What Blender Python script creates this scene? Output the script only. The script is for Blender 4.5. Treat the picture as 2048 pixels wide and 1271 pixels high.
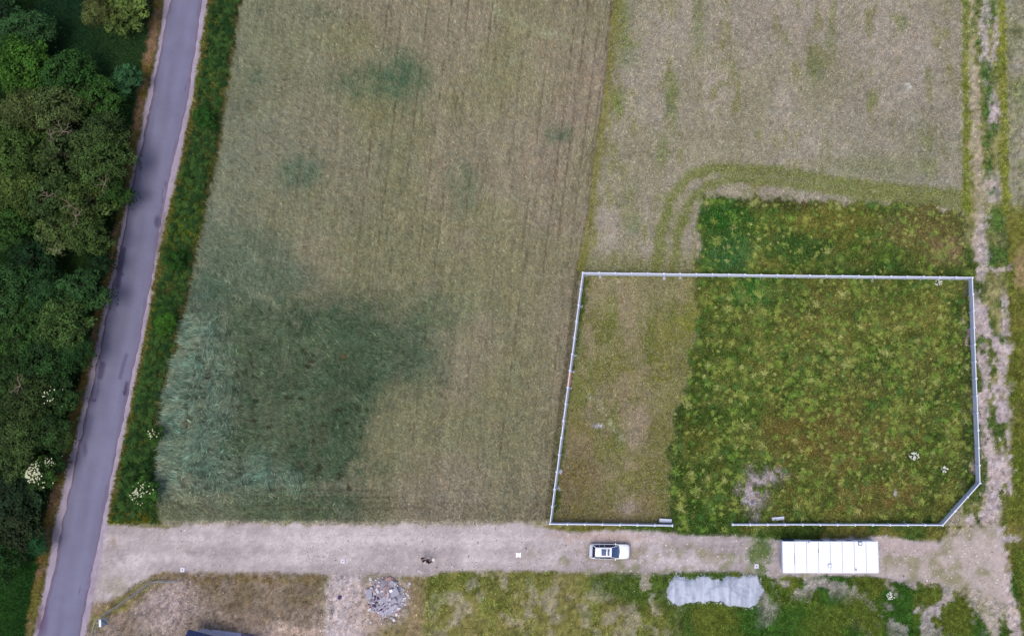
import bpy, math, random
import numpy as np
random.seed(7)
RNG = np.random.default_rng(11)
PI = math.pi
for o in list(bpy.data.objects):
    bpy.data.objects.remove(o)
S = bpy.context.scene
COL = S.collection

# ------------------------------------------------------------------ camera, sky, sun, exposure
F = 1627.0; CX, CY = 1360.0, 635.0; TH = math.atan(225.0 / F); H = 101.0
cd = bpy.data.cameras.new('camera'); cam = bpy.data.objects.new('camera', cd); COL.objects.link(cam)
cam.location = (0, 0, H); cam.rotation_euler = (TH, 0, 0)
cd.sensor_width = 36; cd.lens = F / 2048 * 36; cd.shift_x = -(CX - 1024) / 2048
cd.clip_start = 1; cd.clip_end = 6000
S.camera = cam
SUN_EL, SUN_AZ = math.radians(72), math.radians(178)          # azimuth clockwise from +Y (image up)
w = bpy.data.worlds.new('World'); S.world = w; w.use_nodes = True
nt = w.node_tree; bg = nt.nodes['Background']
sky = nt.nodes.new('ShaderNodeTexSky'); sky.sky_type = 'NISHITA'; sky.sun_disc = False
sky.sun_elevation = SUN_EL; sky.sun_rotation = SUN_AZ; sky.dust_density = 4.0; sky.air_density = 1.0
nt.links.new(sky.outputs[0], bg.inputs[0]); bg.inputs[1].default_value = 0.15
sl = bpy.data.lights.new('sun', 'SUN'); so = bpy.data.objects.new('sun', sl); COL.objects.link(so)
sl.energy = 0.95; sl.angle = math.radians(30); sl.color = (1.0, 0.95, 0.88)
sd = (math.sin(SUN_AZ) * math.cos(SUN_EL), math.cos(SUN_AZ) * math.cos(SUN_EL), math.sin(SUN_EL))
from mathutils import Vector, Matrix
so.rotation_euler = Vector(sd).to_track_quat('Z', 'Y').to_euler()
vs = S.view_settings; vs.view_transform = 'Standard'; vs.look = 'None'; vs.gamma = 1; vs.use_curve_mapping = False
vs.exposure = 0.50

# ------------------------------------------------------------------ plan survey <-> place
CT, ST = math.cos(TH), math.sin(TH)
def at(u, v, z=0.0):
    """place of a survey point: plan (u, v) at height z"""
    a = (u - CX) / F; b = -(v - CY) / F
    dy = b * CT + ST; dz = b * ST - CT
    t = (z - H) / dz
    return np.array([a * t, dy * t, z + 0 * t]) if np.ndim(u) else Vector((a * t, dy * t, z))
def plan(x, y, z=0.0):
    """world -> plan survey coordinates"""
    yc = y * CT + (z - H) * ST
    zc = -y * ST + (z - H) * CT
    return CX + F * x / (-zc), CY - F * yc / (-zc)

def srgb(r, g, b, k=0.8):
    f = lambda c: (c / 255 / 12.92 if c <= 10 else ((c / 255 + 0.055) / 1.055) ** 2.4)
    return np.array([f(r), f(g), f(b)]) * k

# ------------------------------------------------------------------ helpers
def noise(x, y, s, seed=0):
    x = x / s + 1000.0; y = y / s + 1000.0
    r = np.random.default_rng(seed); T = r.random((256, 256)).astype(np.float32)
    xi = np.floor(x).astype(int); yi = np.floor(y).astype(int)
    fx = x - xi; fy = y - yi
    fx = fx * fx * (3 - 2 * fx); fy = fy * fy * (3 - 2 * fy)
    x0 = xi & 255; x1 = (xi + 1) & 255; y0 = yi & 255; y1 = (yi + 1) & 255
    return (T[y0, x0] * (1 - fx) + T[y0, x1] * fx) * (1 - fy) + (T[y1, x0] * (1 - fx) + T[y1, x1] * fx) * fy
def fbm(x, y, s, o=4, seed=0):
    t = 0; a = 1; n = 0
    for i in range(o):
        t = t + a * noise(x, y, s / 2 ** i, seed * 17 + i); n += a; a *= 0.55
    return t / n            # 0..1, mean .5
def sst(a, b, x):
    t = np.clip((x - a) / (b - a), 0, 1); return t * t * (3 - 2 * t)

def obj(name, me, mat=None, parent=None, loc=None):
    o = bpy.data.objects.new(name, me); COL.objects.link(o)
    if mat is not None and me is not None: me.materials.append(mat)
    if parent is not None: o.parent = parent
    if loc is not None: o.location = loc
    return o
def tag(o, label=None, cat=None, group=None, kind=None):
    if label: o['label'] = label
    if cat: o['category'] = cat
    if group: o['group'] = group
    if kind: o['kind'] = kind
    return o
def empty(name, loc=(0, 0, 0), rz=0.0):
    o = bpy.data.objects.new(name, None); COL.objects.link(o); o.location = loc; o.rotation_euler = (0, 0, rz)
    o.empty_display_size = 0.3
    return o
class MB:
    """collects simple shapes into one mesh"""
    def __init__(s): s.v = []; s.f = []
    def add(s, vs, fs):
        n = len(s.v); s.v += [tuple(p) for p in vs]; s.f += [tuple(i + n for i in f) for f in fs]
    def box(s, c, d, rz=0, bev=0.0, taper=1.0):
        x, y, z = d[0] / 2, d[1] / 2, d[2] / 2; cr, sr = math.cos(rz), math.sin(rz)
        b = min(bev, x * .9, y * .9)
        def ring(xx, yy, zz, bb):
            if bb <= 0: P = [(-xx, -yy), (xx, -yy), (xx, yy), (-xx, yy)]
            else: P = [(-xx + bb, -yy), (xx - bb, -yy), (xx, -yy + bb), (xx, yy - bb), (xx - bb, yy), (-xx + bb, yy), (-xx, yy - bb), (-xx, -yy + bb)]
            return [(c[0] + p[0] * cr - p[1] * sr, c[1] + p[0] * sr + p[1] * cr, c[2] + zz) for p in P]
        R = [ring(x, y, -z, b), ring(x * taper, y * taper, z - b, b), ring(x * taper - b, y * taper - b, z, b * .5)] if b > 0 else [ring(x, y, -z, 0), ring(x * taper, y * taper, z, 0)]
        n = len(R[0]); vv = [p for r in R for p in r]; ff = []
        for k in range(len(R) - 1):
            for i in range(n): ff.append((k * n + i, k * n + (i + 1) % n, (k + 1) * n + (i + 1) % n, (k + 1) * n + i))
        ff.append(tuple(range(n))[::-1]); ff.append(tuple(range((len(R) - 1) * n, len(R) * n)))
        s.add(vv, ff)
    def tube(s, pts, rad, n=6):
        pts = [Vector(p) for p in pts]; rad = rad if isinstance(rad, (list, tuple)) else [rad] * len(pts)
        vv = []; ff = []
        for i, p in enumerate(pts):
            d = (pts[min(i + 1, len(pts) - 1)] - pts[max(i - 1, 0)]).normalized()
            a = d.orthogonal().normalized(); b = d.cross(a)
            for k in range(n):
                t = 2 * PI * k / n; vv.append(p + (a * math.cos(t) + b * math.sin(t)) * rad[i])
        for i in range(len(pts) - 1):
            for k in range(n): ff.append((i * n + k, i * n + (k + 1) % n, (i + 1) * n + (k + 1) % n, (i + 1) * n + k))
        ff.append(tuple(range(n))[::-1]); ff.append(tuple(range((len(pts) - 1) * n, len(pts) * n)))
        s.add(vv, ff)
    def lathe(s, prof, c=(0, 0, 0), n=16, axis='z'):
        vv = []; ff = []
        for r, z in prof:
            for k in range(n):
                t = 2 * PI * k / n; p = (r * math.cos(t), r * math.sin(t), z)
                if axis == 'y': p = (p[0], p[2], p[1])
                vv.append((c[0] + p[0], c[1] + p[1], c[2] + p[2]))
        m = len(prof)
        for i in range(m - 1):
            for k in range(n): ff.append((i * n + k, i * n + (k + 1) % n, (i + 1) * n + (k + 1) % n, (i + 1) * n + k))
        ff.append(tuple(range(n))[::-1]); ff.append(tuple(range((m - 1) * n, m * n)))
        s.add(vv, ff)
    def patch(s, P, th=0.012):
        """grid patch P[i][j] of points given thickness downward/inward"""
        m, n = len(P), len(P[0]); top = [Vector(p) for r in P for p in r]
        nv = []
        for i in range(m):
            for j in range(n):
                a = Vector(P[min(i + 1, m - 1)][j]) - Vector(P[max(i - 1, 0)][j]); b = Vector(P[i][min(j + 1, n - 1)]) - Vector(P[i][max(j - 1, 0)])
                nn = a.cross(b); nn = nn.normalized() if nn.length > 1e-9 else Vector((0, 0, 1)); nv.append(nn)
        if sum(q.z for q in nv) < 0: nv = [-q for q in nv]
        bot = [top[i] - nv[i] * th for i in range(len(top))]
        k = m * n; ff = []
        for i in range(m - 1):
            for j in range(n - 1):
                q = (i * n + j, i * n + j + 1, (i + 1) * n + j + 1, (i + 1) * n + j); ff.append(q); ff.append(tuple(a + k for a in q[::-1]))
        per = [j for j in range(n)] + [i * n + n - 1 for i in range(1, m)] + [(m - 1) * n + j for j in range(n - 2, -1, -1)] + [i * n for i in range(m - 2, 0, -1)]
        for a in range(len(per)):
            b = per[(a + 1) % len(per)]; ff.append((per[a], b, b + k, per[a] + k))
        s.add(top + bot, ff)
    def mesh(s, name, smooth=False):
        me = bpy.data.meshes.new(name); me.from_pydata([tuple(p) for p in s.v], [], s.f); me.update()
        if smooth: me.polygons.foreach_set('use_smooth', [True] * len(me.polygons))
        return me
    def build(s, name, mat, parent=None, smooth=False, loc=None):
        return obj(name, s.mesh(name, smooth), mat, parent, loc)

def np_mesh(name, V, faces, cols=None, smooth=False):
    """V (n,3), faces (m,k)"""
    me = bpy.data.meshes.new(name); k = faces.shape[1]; m = len(faces)
    me.vertices.add(len(V)); me.vertices.foreach_set('co', np.ascontiguousarray(V, dtype=np.float32).ravel())
    me.loops.add(m * k); me.loops.foreach_set('vertex_index', np.ascontiguousarray(faces, dtype=np.int32).ravel())
    me.polygons.add(m); me.polygons.foreach_set('loop_start', np.arange(0, m * k, k, dtype=np.int32))
    me.polygons.foreach_set('loop_total', np.full(m, k, dtype=np.int32))
    if smooth: me.polygons.foreach_set('use_smooth', np.ones(m, dtype=bool))
    if cols is not None:
        a = me.attributes.new('Col', 'FLOAT_COLOR', 'POINT')
        c4 = np.ones((len(V), 4), dtype=np.float32); c4[:, :3] = cols
        a.data.foreach_set('color', c4.ravel())
    me.update(calc_edges=True)
    return me

# ------------------------------------------------------------------ materials
def mat(name, col=None, rough=0.8, metal=0.0, attr=False, var=0.0, scale=3.0, bump=0.0, bscale=20.0, spec=0.3, objcol=False, coat=0.0, detail=6.0, var2=0.0, scale2=0.4):
    m = bpy.data.materials.new(name); m.use_nodes = True; t = m.node_tree; N = t.nodes; L = t.links
    b = N['Principled BSDF']; b.inputs['Roughness'].default_value = rough; b.inputs['Metallic'].default_value = metal
    b.inputs['Specular IOR Level'].default_value = spec
    if coat: b.inputs['Coat Weight'].default_value = coat
    if attr:
        a = N.new('ShaderNodeAttribute'); a.attribute_name = 'Col'; src = a.outputs['Color']
    else:
        a = N.new('ShaderNodeRGB'); a.outputs[0].default_value = (*col, 1); src = a.outputs[0]
    geo = N.new('ShaderNodeNewGeometry')
    def mul(src, sc, amt, det):
        n = N.new('ShaderNodeTexNoise'); n.inputs['Scale'].default_value = sc; n.inputs['Detail'].default_value = det; n.inputs['Roughness'].default_value = 0.65
        L.new(geo.outputs['Position'], n.inputs['Vector'])
        r = N.new('ShaderNodeMapRange'); r.inputs[1].default_value = 0.28; r.inputs[2].default_value = 0.72; r.inputs[3].default_value = 1 - amt; r.inputs[4].default_value = 1 + amt
        L.new(n.outputs[0], r.inputs[0])
        x = N.new('ShaderNodeVectorMath'); x.operation = 'SCALE'; L.new(src, x.inputs[0]); L.new(r.outputs[0], x.inputs['Scale'])
        return x.outputs[0]
    if var: src = mul(src, scale, var, detail)
    if var2: src = mul(src, scale2, var2, 4.0)
    if objcol:
        oi = N.new('ShaderNodeObjectInfo'); x = N.new('ShaderNodeVectorMath'); x.operation = 'MULTIPLY'
        L.new(src, x.inputs[0]); L.new(oi.outputs['Color'], x.inputs[1]); src = x.outputs[0]
    L.new(src, b.inputs['Base Color'])
    if bump:
        n = N.new('ShaderNodeTexNoise'); n.inputs['Scale'].default_value = bscale; n.inputs['Detail'].default_value = 5
        L.new(geo.outputs['Position'], n.inputs['Vector'])
        bp = N.new('ShaderNodeBump'); bp.inputs['Strength'].default_value = bump; bp.inputs['Distance'].default_value = 0.05
        L.new(n.outputs[0], bp.inputs['Height']); L.new(bp.outputs[0], b.inputs['Normal'])
    return m
M = {}
M['soil'] = mat('soil', attr=True, rough=1, spec=0.05, var=0.16, scale=5.0, detail=8, bump=0.7, bscale=9, var2=0.05, scale2=0.7)
M['blade'] = mat('blade', attr=True, rough=0.9, spec=0.05)
M['leaf'] = mat('leaf', attr=True, rough=0.75, spec=0.12, objcol=True)
M['bark'] = mat('bark', srgb(96, 84, 70), rough=0.95, var=0.3, scale=6)
M['deadwood'] = mat('deadwood', srgb(128, 112, 98), rough=0.95, var=0.2, scale=6)
M['petal'] = mat('petal', srgb(206, 208, 170), rough=0.8, var=0.1)
M['white_petal'] = mat('white_petal', srgb(215, 220, 205), rough=0.8, var=0.05)
M['asphalt'] = mat('asphalt', attr=True, rough=0.95, spec=0.1, var=0.16, scale=16, detail=10, bump=0.35, bscale=60, var2=0.06, scale2=0.35)
M['concrete'] = mat('concrete', srgb(212, 217, 236, .86), rough=0.9, var=0.07, scale=2.5, bump=0.15, bscale=14)
M['concrete_pink'] = mat('concrete_pink', srgb(236, 192, 192, .9), rough=0.9, var=0.1, scale=2.5)
M['concrete_spill'] = mat('concrete_spill', srgb(176, 180, 190), rough=0.95, var=0.12, scale=4, bump=0.4, bscale=12)
M['white_roof'] = mat('white_roof', srgb(238, 241, 250, 0.80), rough=0.6, var=0.07, scale=1.3, spec=0.3)
M['white_wall'] = mat('white_wall', srgb(215, 222, 240, .9), rough=0.6, var=0.04, scale=1.5)
M['seam'] = mat('seam', srgb(172, 178, 196), rough=0.6, var=0.15, scale=1.0)
M['dark_frame'] = mat('dark_frame', srgb(70, 78, 110), rough=0.5)
M['glass'] = mat('glass', srgb(62, 84, 122), rough=0.35, spec=0.2)
M['dark_glass'] = mat('dark_glass', srgb(30, 38, 66), rough=0.3, spec=0.25)
M['car_paint'] = mat('car_paint', srgb(236, 240, 250, 0.80), rough=0.25, spec=0.5, coat=0.6)
M['black_trim'] = mat('black_trim', srgb(28, 28, 34), rough=0.6)
M['rubber'] = mat('rubber', srgb(26, 26, 28), rough=0.9)
M['alloy'] = mat('alloy', srgb(170, 172, 178), rough=0.35, metal=0.7)
M['lamp_glass'] = mat('lamp_glass', srgb(205, 215, 225), rough=0.1, spec=0.8)
M['red_lamp'] = mat('red_lamp', srgb(150, 20, 24), rough=0.2, spec=0.6)
M['iron'] = mat('iron', srgb(66, 52, 98), rough=0.7, var=0.15, scale=8)
M['grey_iron'] = mat('grey_iron', srgb(92, 104, 140), rough=0.7, var=0.15, scale=8)
M['white_slab'] = mat('white_slab', srgb(214, 210, 224), rough=0.85, var=0.05, scale=6)
M['bright_slab'] = mat('bright_slab', srgb(250, 246, 250, 0.9), rough=0.8, var=0.03, scale=6)
M['navy_roof'] = mat('navy_roof', srgb(30, 42, 84), rough=0.55, var=0.08, scale=3)
M['pale_slab'] = mat('pale_slab', srgb(190, 188, 212), rough=0.85, var=0.08, scale=2)
M['lilac_wall'] = mat('lilac_wall', srgb(120, 110, 138), rough=0.85, var=0.08, scale=2)
M['steel'] = mat('steel', srgb(150, 150, 158), rough=0.5, metal=0.4, var=0.1)
M['sign_white'] = mat('sign_white', srgb(225, 230, 245), rough=0.6)
M['sign_blue'] = mat('sign_blue', srgb(168, 180, 200), rough=0.6, var=0.06, scale=3)
M['gravel'] = mat('gravel', attr=True, rough=1, spec=0.05, var=0.07, scale=3.0, bump=0.5, bscale=18, detail=9)
M['skin'] = mat('skin', srgb(200, 150, 125), rough=0.6)
M['jacket_black'] = mat('jacket_black', srgb(34, 26, 36), rough=0.9)
M['jacket_brown'] = mat('jacket_brown', srgb(48, 32, 30), rough=0.9)
M['trousers'] = mat('trousers', srgb(110, 98, 112), rough=0.9)
M['trousers_dark'] = mat('trousers_dark', srgb(84, 72, 86), rough=0.9)
M['hair_grey'] = mat('hair_grey', srgb(120, 106, 118), rough=0.8)
M['hair_dark'] = mat('hair_dark', srgb(40, 30, 28), rough=0.8)
M['timber'] = mat('timber', srgb(170, 166, 182), rough=0.9, var=0.15, scale=4)
M['rubble_grey'] = mat('rubble_grey', srgb(158, 156, 170), rough=0.95, var=0.12, scale=4)
M['rubble_white'] = mat('rubble_white', srgb(214, 208, 214), rough=0.95, var=0.06, scale=4)
M['rubble_brick'] = mat('rubble_brick', srgb(172, 140, 138), rough=0.95, var=0.15, scale=4)
M['rubble_dark'] = mat('rubble_dark', srgb(84, 58, 92), rough=0.9, var=0.2, scale=4)

# ------------------------------------------------------------------ plan of the land (a survey raster in metres)
X0, X1, Y0, Y1, RS = -100.0, 52.0, -34.0, 66.0, 0.125
nx = int((X1 - X0) / RS); ny = int((Y1 - Y0) / RS)
gx, gy = np.meshgrid(X0 + (np.arange(nx) + .5) * RS, Y0 + (np.arange(ny) + .5) * RS)
gx = gx.astype(np.float32); gy = gy.astype(np.float32)
U, V = plan(gx, gy)
n_big = fbm(gx, gy, 9.0, 4, 1); n_mid = fbm(gx, gy, 2.6, 4, 2); n_sm = fbm(gx, gy, 0.8, 3, 3); n_a = fbm(gx, gy, 4.5, 4, 4); n_b = fbm(gx, gy, 1.4, 4, 5)
n_c = fbm(gx, gy, 6.0, 5, 6)
WU = U + (n_mid - .5) * 26 + (n_sm - .5) * 14; WV = V + (n_b - .5) * 22 + (fbm(gx, gy, .7, 3, 8) - .5) * 14     # ragged edges
SU = U + (n_b - .5) * 9 + (n_sm - .5) * 7; SV = V + (n_mid - .5) * 7 + (n_sm - .5) * 5                           # lightly ragged
e1 = noise(gx, gy, .32, 501) - .5; e2 = noise(gx, gy, .32, 502) - .5
WU = WU + e1 * 13; WV = WV + e2 * 13; SU = SU + e1 * 8; SV = SV + e2 * 8
def ip(v, pts):
    p = sorted(pts); return np.interp(v, [a for a, b in p], [b for a, b in p])
def poly(u, v, P, soft):
    """soft polygon mask, 1 inside"""
    d = np.full(u.shape, 1e9, np.float32); ins = np.zeros(u.shape, bool)
    us = [p[0] for p in P]; vsx = [p[1] for p in P]; m = soft * 2 + 5
    box = (u > min(us) - m) & (u < max(us) + m) & (v > min(vsx) - m) & (v < max(vsx) + m)
    a = u[box]; b = v[box]; dd = np.full(a.shape, 1e9, np.float32); ii = np.zeros(a.shape, bool)
    for k in range(len(P)):
        x1, y1 = P[k]; x2, y2 = P[(k + 1) % len(P)]
        ex, ey = x2 - x1, y2 - y1; L2 = ex * ex + ey * ey + 1e-9
        t = np.clip(((a - x1) * ex + (b - y1) * ey) / L2, 0, 1)
        dd = np.minimum(dd, (a - x1 - t * ex) ** 2 + (b - y1 - t * ey) ** 2)
        c = ((y1 > b) != (y2 > b)) & (a < ex * (b - y1) / (ey if ey else 1e-9) + x1); ii ^= c
    dd = np.sqrt(dd); sdv = np.where(ii, dd, -dd)
    out = np.zeros(u.shape, np.float32); out[box] = sst(-soft, soft, sdv); return out
def band(u, v, P, wd, soft):
    out = np.zeros(u.shape, np.float32); us = [p[0] for p in P]; vv = [p[1] for p in P]; m = wd + soft * 2 + 3
    box = (u > min(us) - m) & (u < max(us) + m) & (v > min(vv) - m) & (v < max(vv) + m)
    a = u[box]; b = v[box]; dd = np.full(a.shape, 1e9, np.float32)
    for k in range(len(P) - 1):
        x1, y1 = P[k]; x2, y2 = P[k + 1]; ex, ey = x2 - x1, y2 - y1; L2 = ex * ex + ey * ey + 1e-9
        t = np.clip(((a - x1) * ex + (b - y1) * ey) / L2, 0, 1)
        dd = np.minimum(dd, (a - x1 - t * ex) ** 2 + (b - y1 - t * ey) ** 2)
    out[box] = 1 - sst(wd - soft, wd + soft, np.sqrt(dd)); return out
def blob(u, v, cu, cv, ru, rv, soft=0.5):
    return 1 - sst(1 - soft, 1 + soft, np.sqrt(((u - cu) / ru) ** 2 + ((v - cv) / rv) ** 2))

ROAD_L = [(-400, 425), (0, 341), (212, 300), (424, 254), (530, 235), (636, 213), (757, 188), (848, 167), (990, 137), (1061, 121), (1131, 111), (1271, 76), (1700, -22)]
ROAD_R = [(-400, 482), (0, 405), (212, 373), (333, 345), (424, 326), (557, 303), (637, 288), (757, 263), (848, 244), (989, 215), (1061, 200), (1131, 186), (1201, 173), (1271, 160), (1700, 66)]
SH_L = [(-400, 412), (0, 330), (106, 315), (212, 291), (318, 272), (424, 249), (530, 230), (636, 205), (750, 180), (848, 158), (920, 140), (990, 124), (1061, 108), (1131, 96), (1201, 84), (1271, 68), (1700, -34)]
SH_R = [(-400, 495), (0, 415), (100, 400), (212, 382), (318, 361), (424, 336), (530, 313), (636, 296), (750, 273), (848, 253), (920, 238), (990, 223), (1061, 212), (1271, 172), (1700, 78)]
BR_L = [(-400, 395), (0, 308), (212, 272), (424, 238), (530, 212), (636, 190), (750, 163), (848, 140), (990, 100), (1131, 76), (1271, 52), (1700, -60)]
CR_L = [(-400, 560), (0, 484), (106, 470), (212, 452), (318, 437), (424, 413), (530, 392), (636, 368), (707, 350), (777, 330), (848, 322), (954, 312), (1000, 316), (1045, 325), (1700, 330)]
CR_R = [(-400, 1276), (0, 1226), (212, 1205), (318, 1188), (424, 1177), (560, 1150), (700, 1134), (850, 1114), (1000, 1097), (1045, 1090), (1700, 1000)]
rl, rr = ip(V, ROAD_L), ip(V, ROAD_R); sl_, sr_ = ip(V, SH_L), ip(V, SH_R); bl_ = ip(V, BR_L); cl, cr = ip(V, CR_L), ip(V, CR_R)

C3 = lambda a: np.array(a, np.float32)
col = np.zeros((ny, nx, 3), np.float32)
def mix(m, c):
    global col
    m = np.asarray(m, np.float32)[..., None]; c = np.asarray(c, np.float32)
    col = col * (1 - m) + c * m
def two(a, b, t):
    t = np.clip(t, 0, 1)[..., None]; return C3(a) * (1 - t) + C3(b) * t

# --- sparse eastern field (base of everything)
straw = srgb(160, 152, 138); straw2 = srgb(146, 142, 118); olive = srgb(122, 126, 62); grn = srgb(88, 118, 56)
col[:] = two(straw, straw2, sst(.3, .7, n_big * .5 + n_a * .5))
strip = fbm(gx * 4.0, gy * 0.7, 5, 4, 21)
mix(sst(.54, .66, strip) * sst(.42, .60, n_b) * .55, olive)
for (a, b, c, d, m) in ((1245, 40, 22, 60, .45), (1345, 200, 14, 60, .7), (1325, 300, 12, 40, .6), (1395, 50, 12, 80, .5), (1232, 205, 14, 20, .9), (1800, 45, 14, 22, .6), (1860, 150, 12, 14, .7), (1660, 65, 10, 40, .5), (1630, 130, 12, 40, .5), (1745, 210, 8, 16, .6), (1260, 420, 16, 60, .5), (1250, 110, 25, 30, .4)):
    mix(blob(WU, WV, a, b, c, d, .6) * m * (.4 + n_sm), two(grn, olive, n_mid * 2 - .5))
mix(blob(WU, WV, 1740, 330, 120, 20, .7) * .45, olive)
mix(sst(1540, 1700, WU) * sst(150, 330, WV) * (V < 400) * .25, srgb(128, 136, 118))
# curved double wheel track of greener growth
TR1 = [(1296, 720), (1303, 640), (1312, 545), (1322, 470), (1340, 400), (1375, 352), (1430, 336), (1550, 342), (1700, 366), (1925, 390)]
TR2 = [(1340, 640), (1345, 545), (1355, 470), (1378, 410), (1412, 370), (1460, 358), (1560, 364), (1700, 384), (1925, 410)]
tg = two(srgb(118, 124, 56), srgb(104, 118, 50), n_mid)
mix(band(SU, SV, TR1, 11, 6) * (V < 548) * .85, tg); mix(band(SU, SV, TR2, 9, 6) * (V < 548) * .85, tg)
mix(band(WU, WV, [(1385, 385), (1350, 440), (1335, 500)], 14, 12) * .4, tg)
mix((1 - sst(6, 16, np.abs(WU - cr - 10))) * (V < 545) * .7, srgb(118, 118, 52))
mix(sst(490, 530, WV) * (U > 1150) * (U < 1400) * (V < 560) * .6, srgb(110, 116, 52))

# --- weedy plot (north of wall, and inside it)
weed = two(srgb(88, 112, 48), srgb(118, 122, 60), sst(.42, .62, n_mid * .6 + n_a * .4)); weed = weed * (0.8 + 0.4 * n_sm[..., None])
def weedy(m):
    mix(m, weed); mix(m * sst(.52, .70, n_a) * .65, srgb(66, 102, 44)); mix(m * sst(.54, .70, n_c) * .55, srgb(126, 122, 68)); mix(m * sst(.60, .75, fbm(gx, gy, 1.2, 3, 35)) * .5, srgb(44, 74, 34)); mix(m * sst(.6, .72, n_b) * .6, srgb(140, 142, 74))
NP = poly(WU, WV, [(1408, 392), (1560, 400), (1700, 408), (1860, 412), (1932, 432), (1945, 600), (1388, 600), (1398, 470)], 8)
weedy(NP)
mix(NP * blob(WU, WV, 1450, 430, 55, 50) * .85, srgb(44, 96, 36)); mix(NP * blob(WU, WV, 1460, 510, 60, 38) * .8, srgb(62, 112, 62))
mix(NP * blob(WU, WV, 1600, 490, 70, 30) * .7, srgb(56, 92, 42)); mix(NP * blob(WU, WV, 1780, 545, 150, 22) * .6, srgb(52, 84, 40))
mix(NP * blob(WU, WV, 1850, 455, 80, 42) * .6, srgb(140, 124, 82)); mix(NP * blob(WU, WV, 1900, 500, 40, 26) * .7, srgb(156, 130, 104)); mix(NP * blob(WU, WV, 1660, 440, 80, 35) * .5, srgb(128, 122, 60))
mix(NP * blob(WU, WV, 1560, 402, 110, 14) * .6, srgb(86, 78, 46))
inside = poly(U, V, [(1168, 548), (1941, 557), (1958, 965), (1880, 1048), (1104, 1043)], 2)
IL = poly(SU + (n_a - .5) * 50 + (n_b - .5) * 26, V, [(1168, 548), (1392, 548), (1385, 640), (1368, 740), (1348, 860), (1340, 1050), (1104, 1050)], 12)
mix(inside * IL, two(srgb(140, 130, 98), srgb(120, 118, 66), sst(.35, .65, n_mid * .4 + n_b * .6)))
mix(inside * IL * sst(.56, .68, strip) * .5, srgb(104, 116, 48)); mix(inside * IL * sst(800, 960, WV) * (1 - blob(WU, WV, 1250, 900, 50, 110)) * .65, two(srgb(104, 104, 54), srgb(120, 98, 66), n_a * 1.6 - .3))
mix(inside * IL * blob(WU, WV, 1215, 680, 22, 80, .8) * .4, srgb(104, 116, 44)); mix(inside * IL * sst(1275, 1330, WU) * .6, srgb(112, 116, 50)); mix(inside * blob(WU, WV, 1385, 640, 28, 30) * .8, srgb(118, 124, 40))
mix(inside * band(SU, SV, TR1, 11, 8) * .85, srgb(98, 106, 42)); mix(inside * band(SU, SV, TR2, 9, 8) * .8, srgb(100, 110, 42)); mix(inside * IL * blob(WU, WV, 1270, 570, 110, 45, .8) * .4, srgb(160, 148, 122))
mix(inside * IL * blob(WU, WV, 1270, 850, 20, 40, .9) * .6, srgb(160, 146, 128)); mix(inside * IL * blob(WU, WV, 1258, 1010, 16, 14, .9) * .7, srgb(162, 150, 142))
IR = inside * (1 - IL)
weedy(IR)
mix(IR * sst(1500, 1380, WU) * .6, two(srgb(56, 92, 36), srgb(84, 96, 36), n_mid * 2 - .5)); mix(IR * blob(WU, WV, 1510, 585, 50, 30) * .75, srgb(54, 118, 50)); mix(IR * blob(WU, WV, 1590, 610, 50, 22) * .7, srgb(46, 84, 40))
mix(IR * blob(WU, WV, 1680, 890, 135, 66, .8) * (.25 + .6 * sst(.4, .6, n_b)), srgb(132, 118, 68)); mix(IR * blob(WU, WV, 1750, 1000, 105, 32, .8) * (.25 + .6 * sst(.4, .6, n_b)), srgb(136, 118, 70)); mix(IR * blob(WU, WV, 1570, 870, 50, 40) * .5, srgb(130, 120, 70)); mix(IR * blob(WU, WV, 1700, 640, 160, 60, .9) * .35, srgb(126, 124, 64)); mix(IR * blob(WU, WV, 1600, 860, 70, 40) * .4, srgb(120, 104, 50))
mix(IR * blob(WU, WV, 1450, 1000, 110, 60) * .55, srgb(64, 100, 38)); mix(IR * (1 - sst(4, 22, np.abs(SU - 1362 + (V - 760) * .1))) * sst(740, 800, V) * .6, srgb(40, 80, 40))
mix(IR * sst(.5, .7, fbm(gx, gy, 1.1, 2, 33)) * .35, srgb(150, 152, 84)); mix(IR * sst(1905, 1945, U) * .55, srgb(50, 84, 36))
sand = two(srgb(190, 180, 184), srgb(158, 146, 148), n_b)
mix(inside * blob(WU, WV, 1512, 975, 28, 40, .6) * sst(.34, .46, n_b) * .95, sand); mix(inside * blob(WU, WV, 1550, 950, 26, 15, .6) * sst(.34, .48, n_sm) * .9, sand); mix(inside * blob(U, V, 1504.5, 1003, 9, 9, .4) * .8, sand); mix(blob(WU, WV, 1515, 1045, 8, 26, .7) * .8, sand)
mix(blob(U, V, 1196, 850, 12, 4, .4) * .8, srgb(190, 188, 196)); mix(blob(U, V, 1790, 985, 4, 7, .4) * .8, srgb(196, 194, 198)); mix(blob(SU, SV, 1818, 172, 5, 9, .5) * .6, srgb(190, 196, 196))

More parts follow.
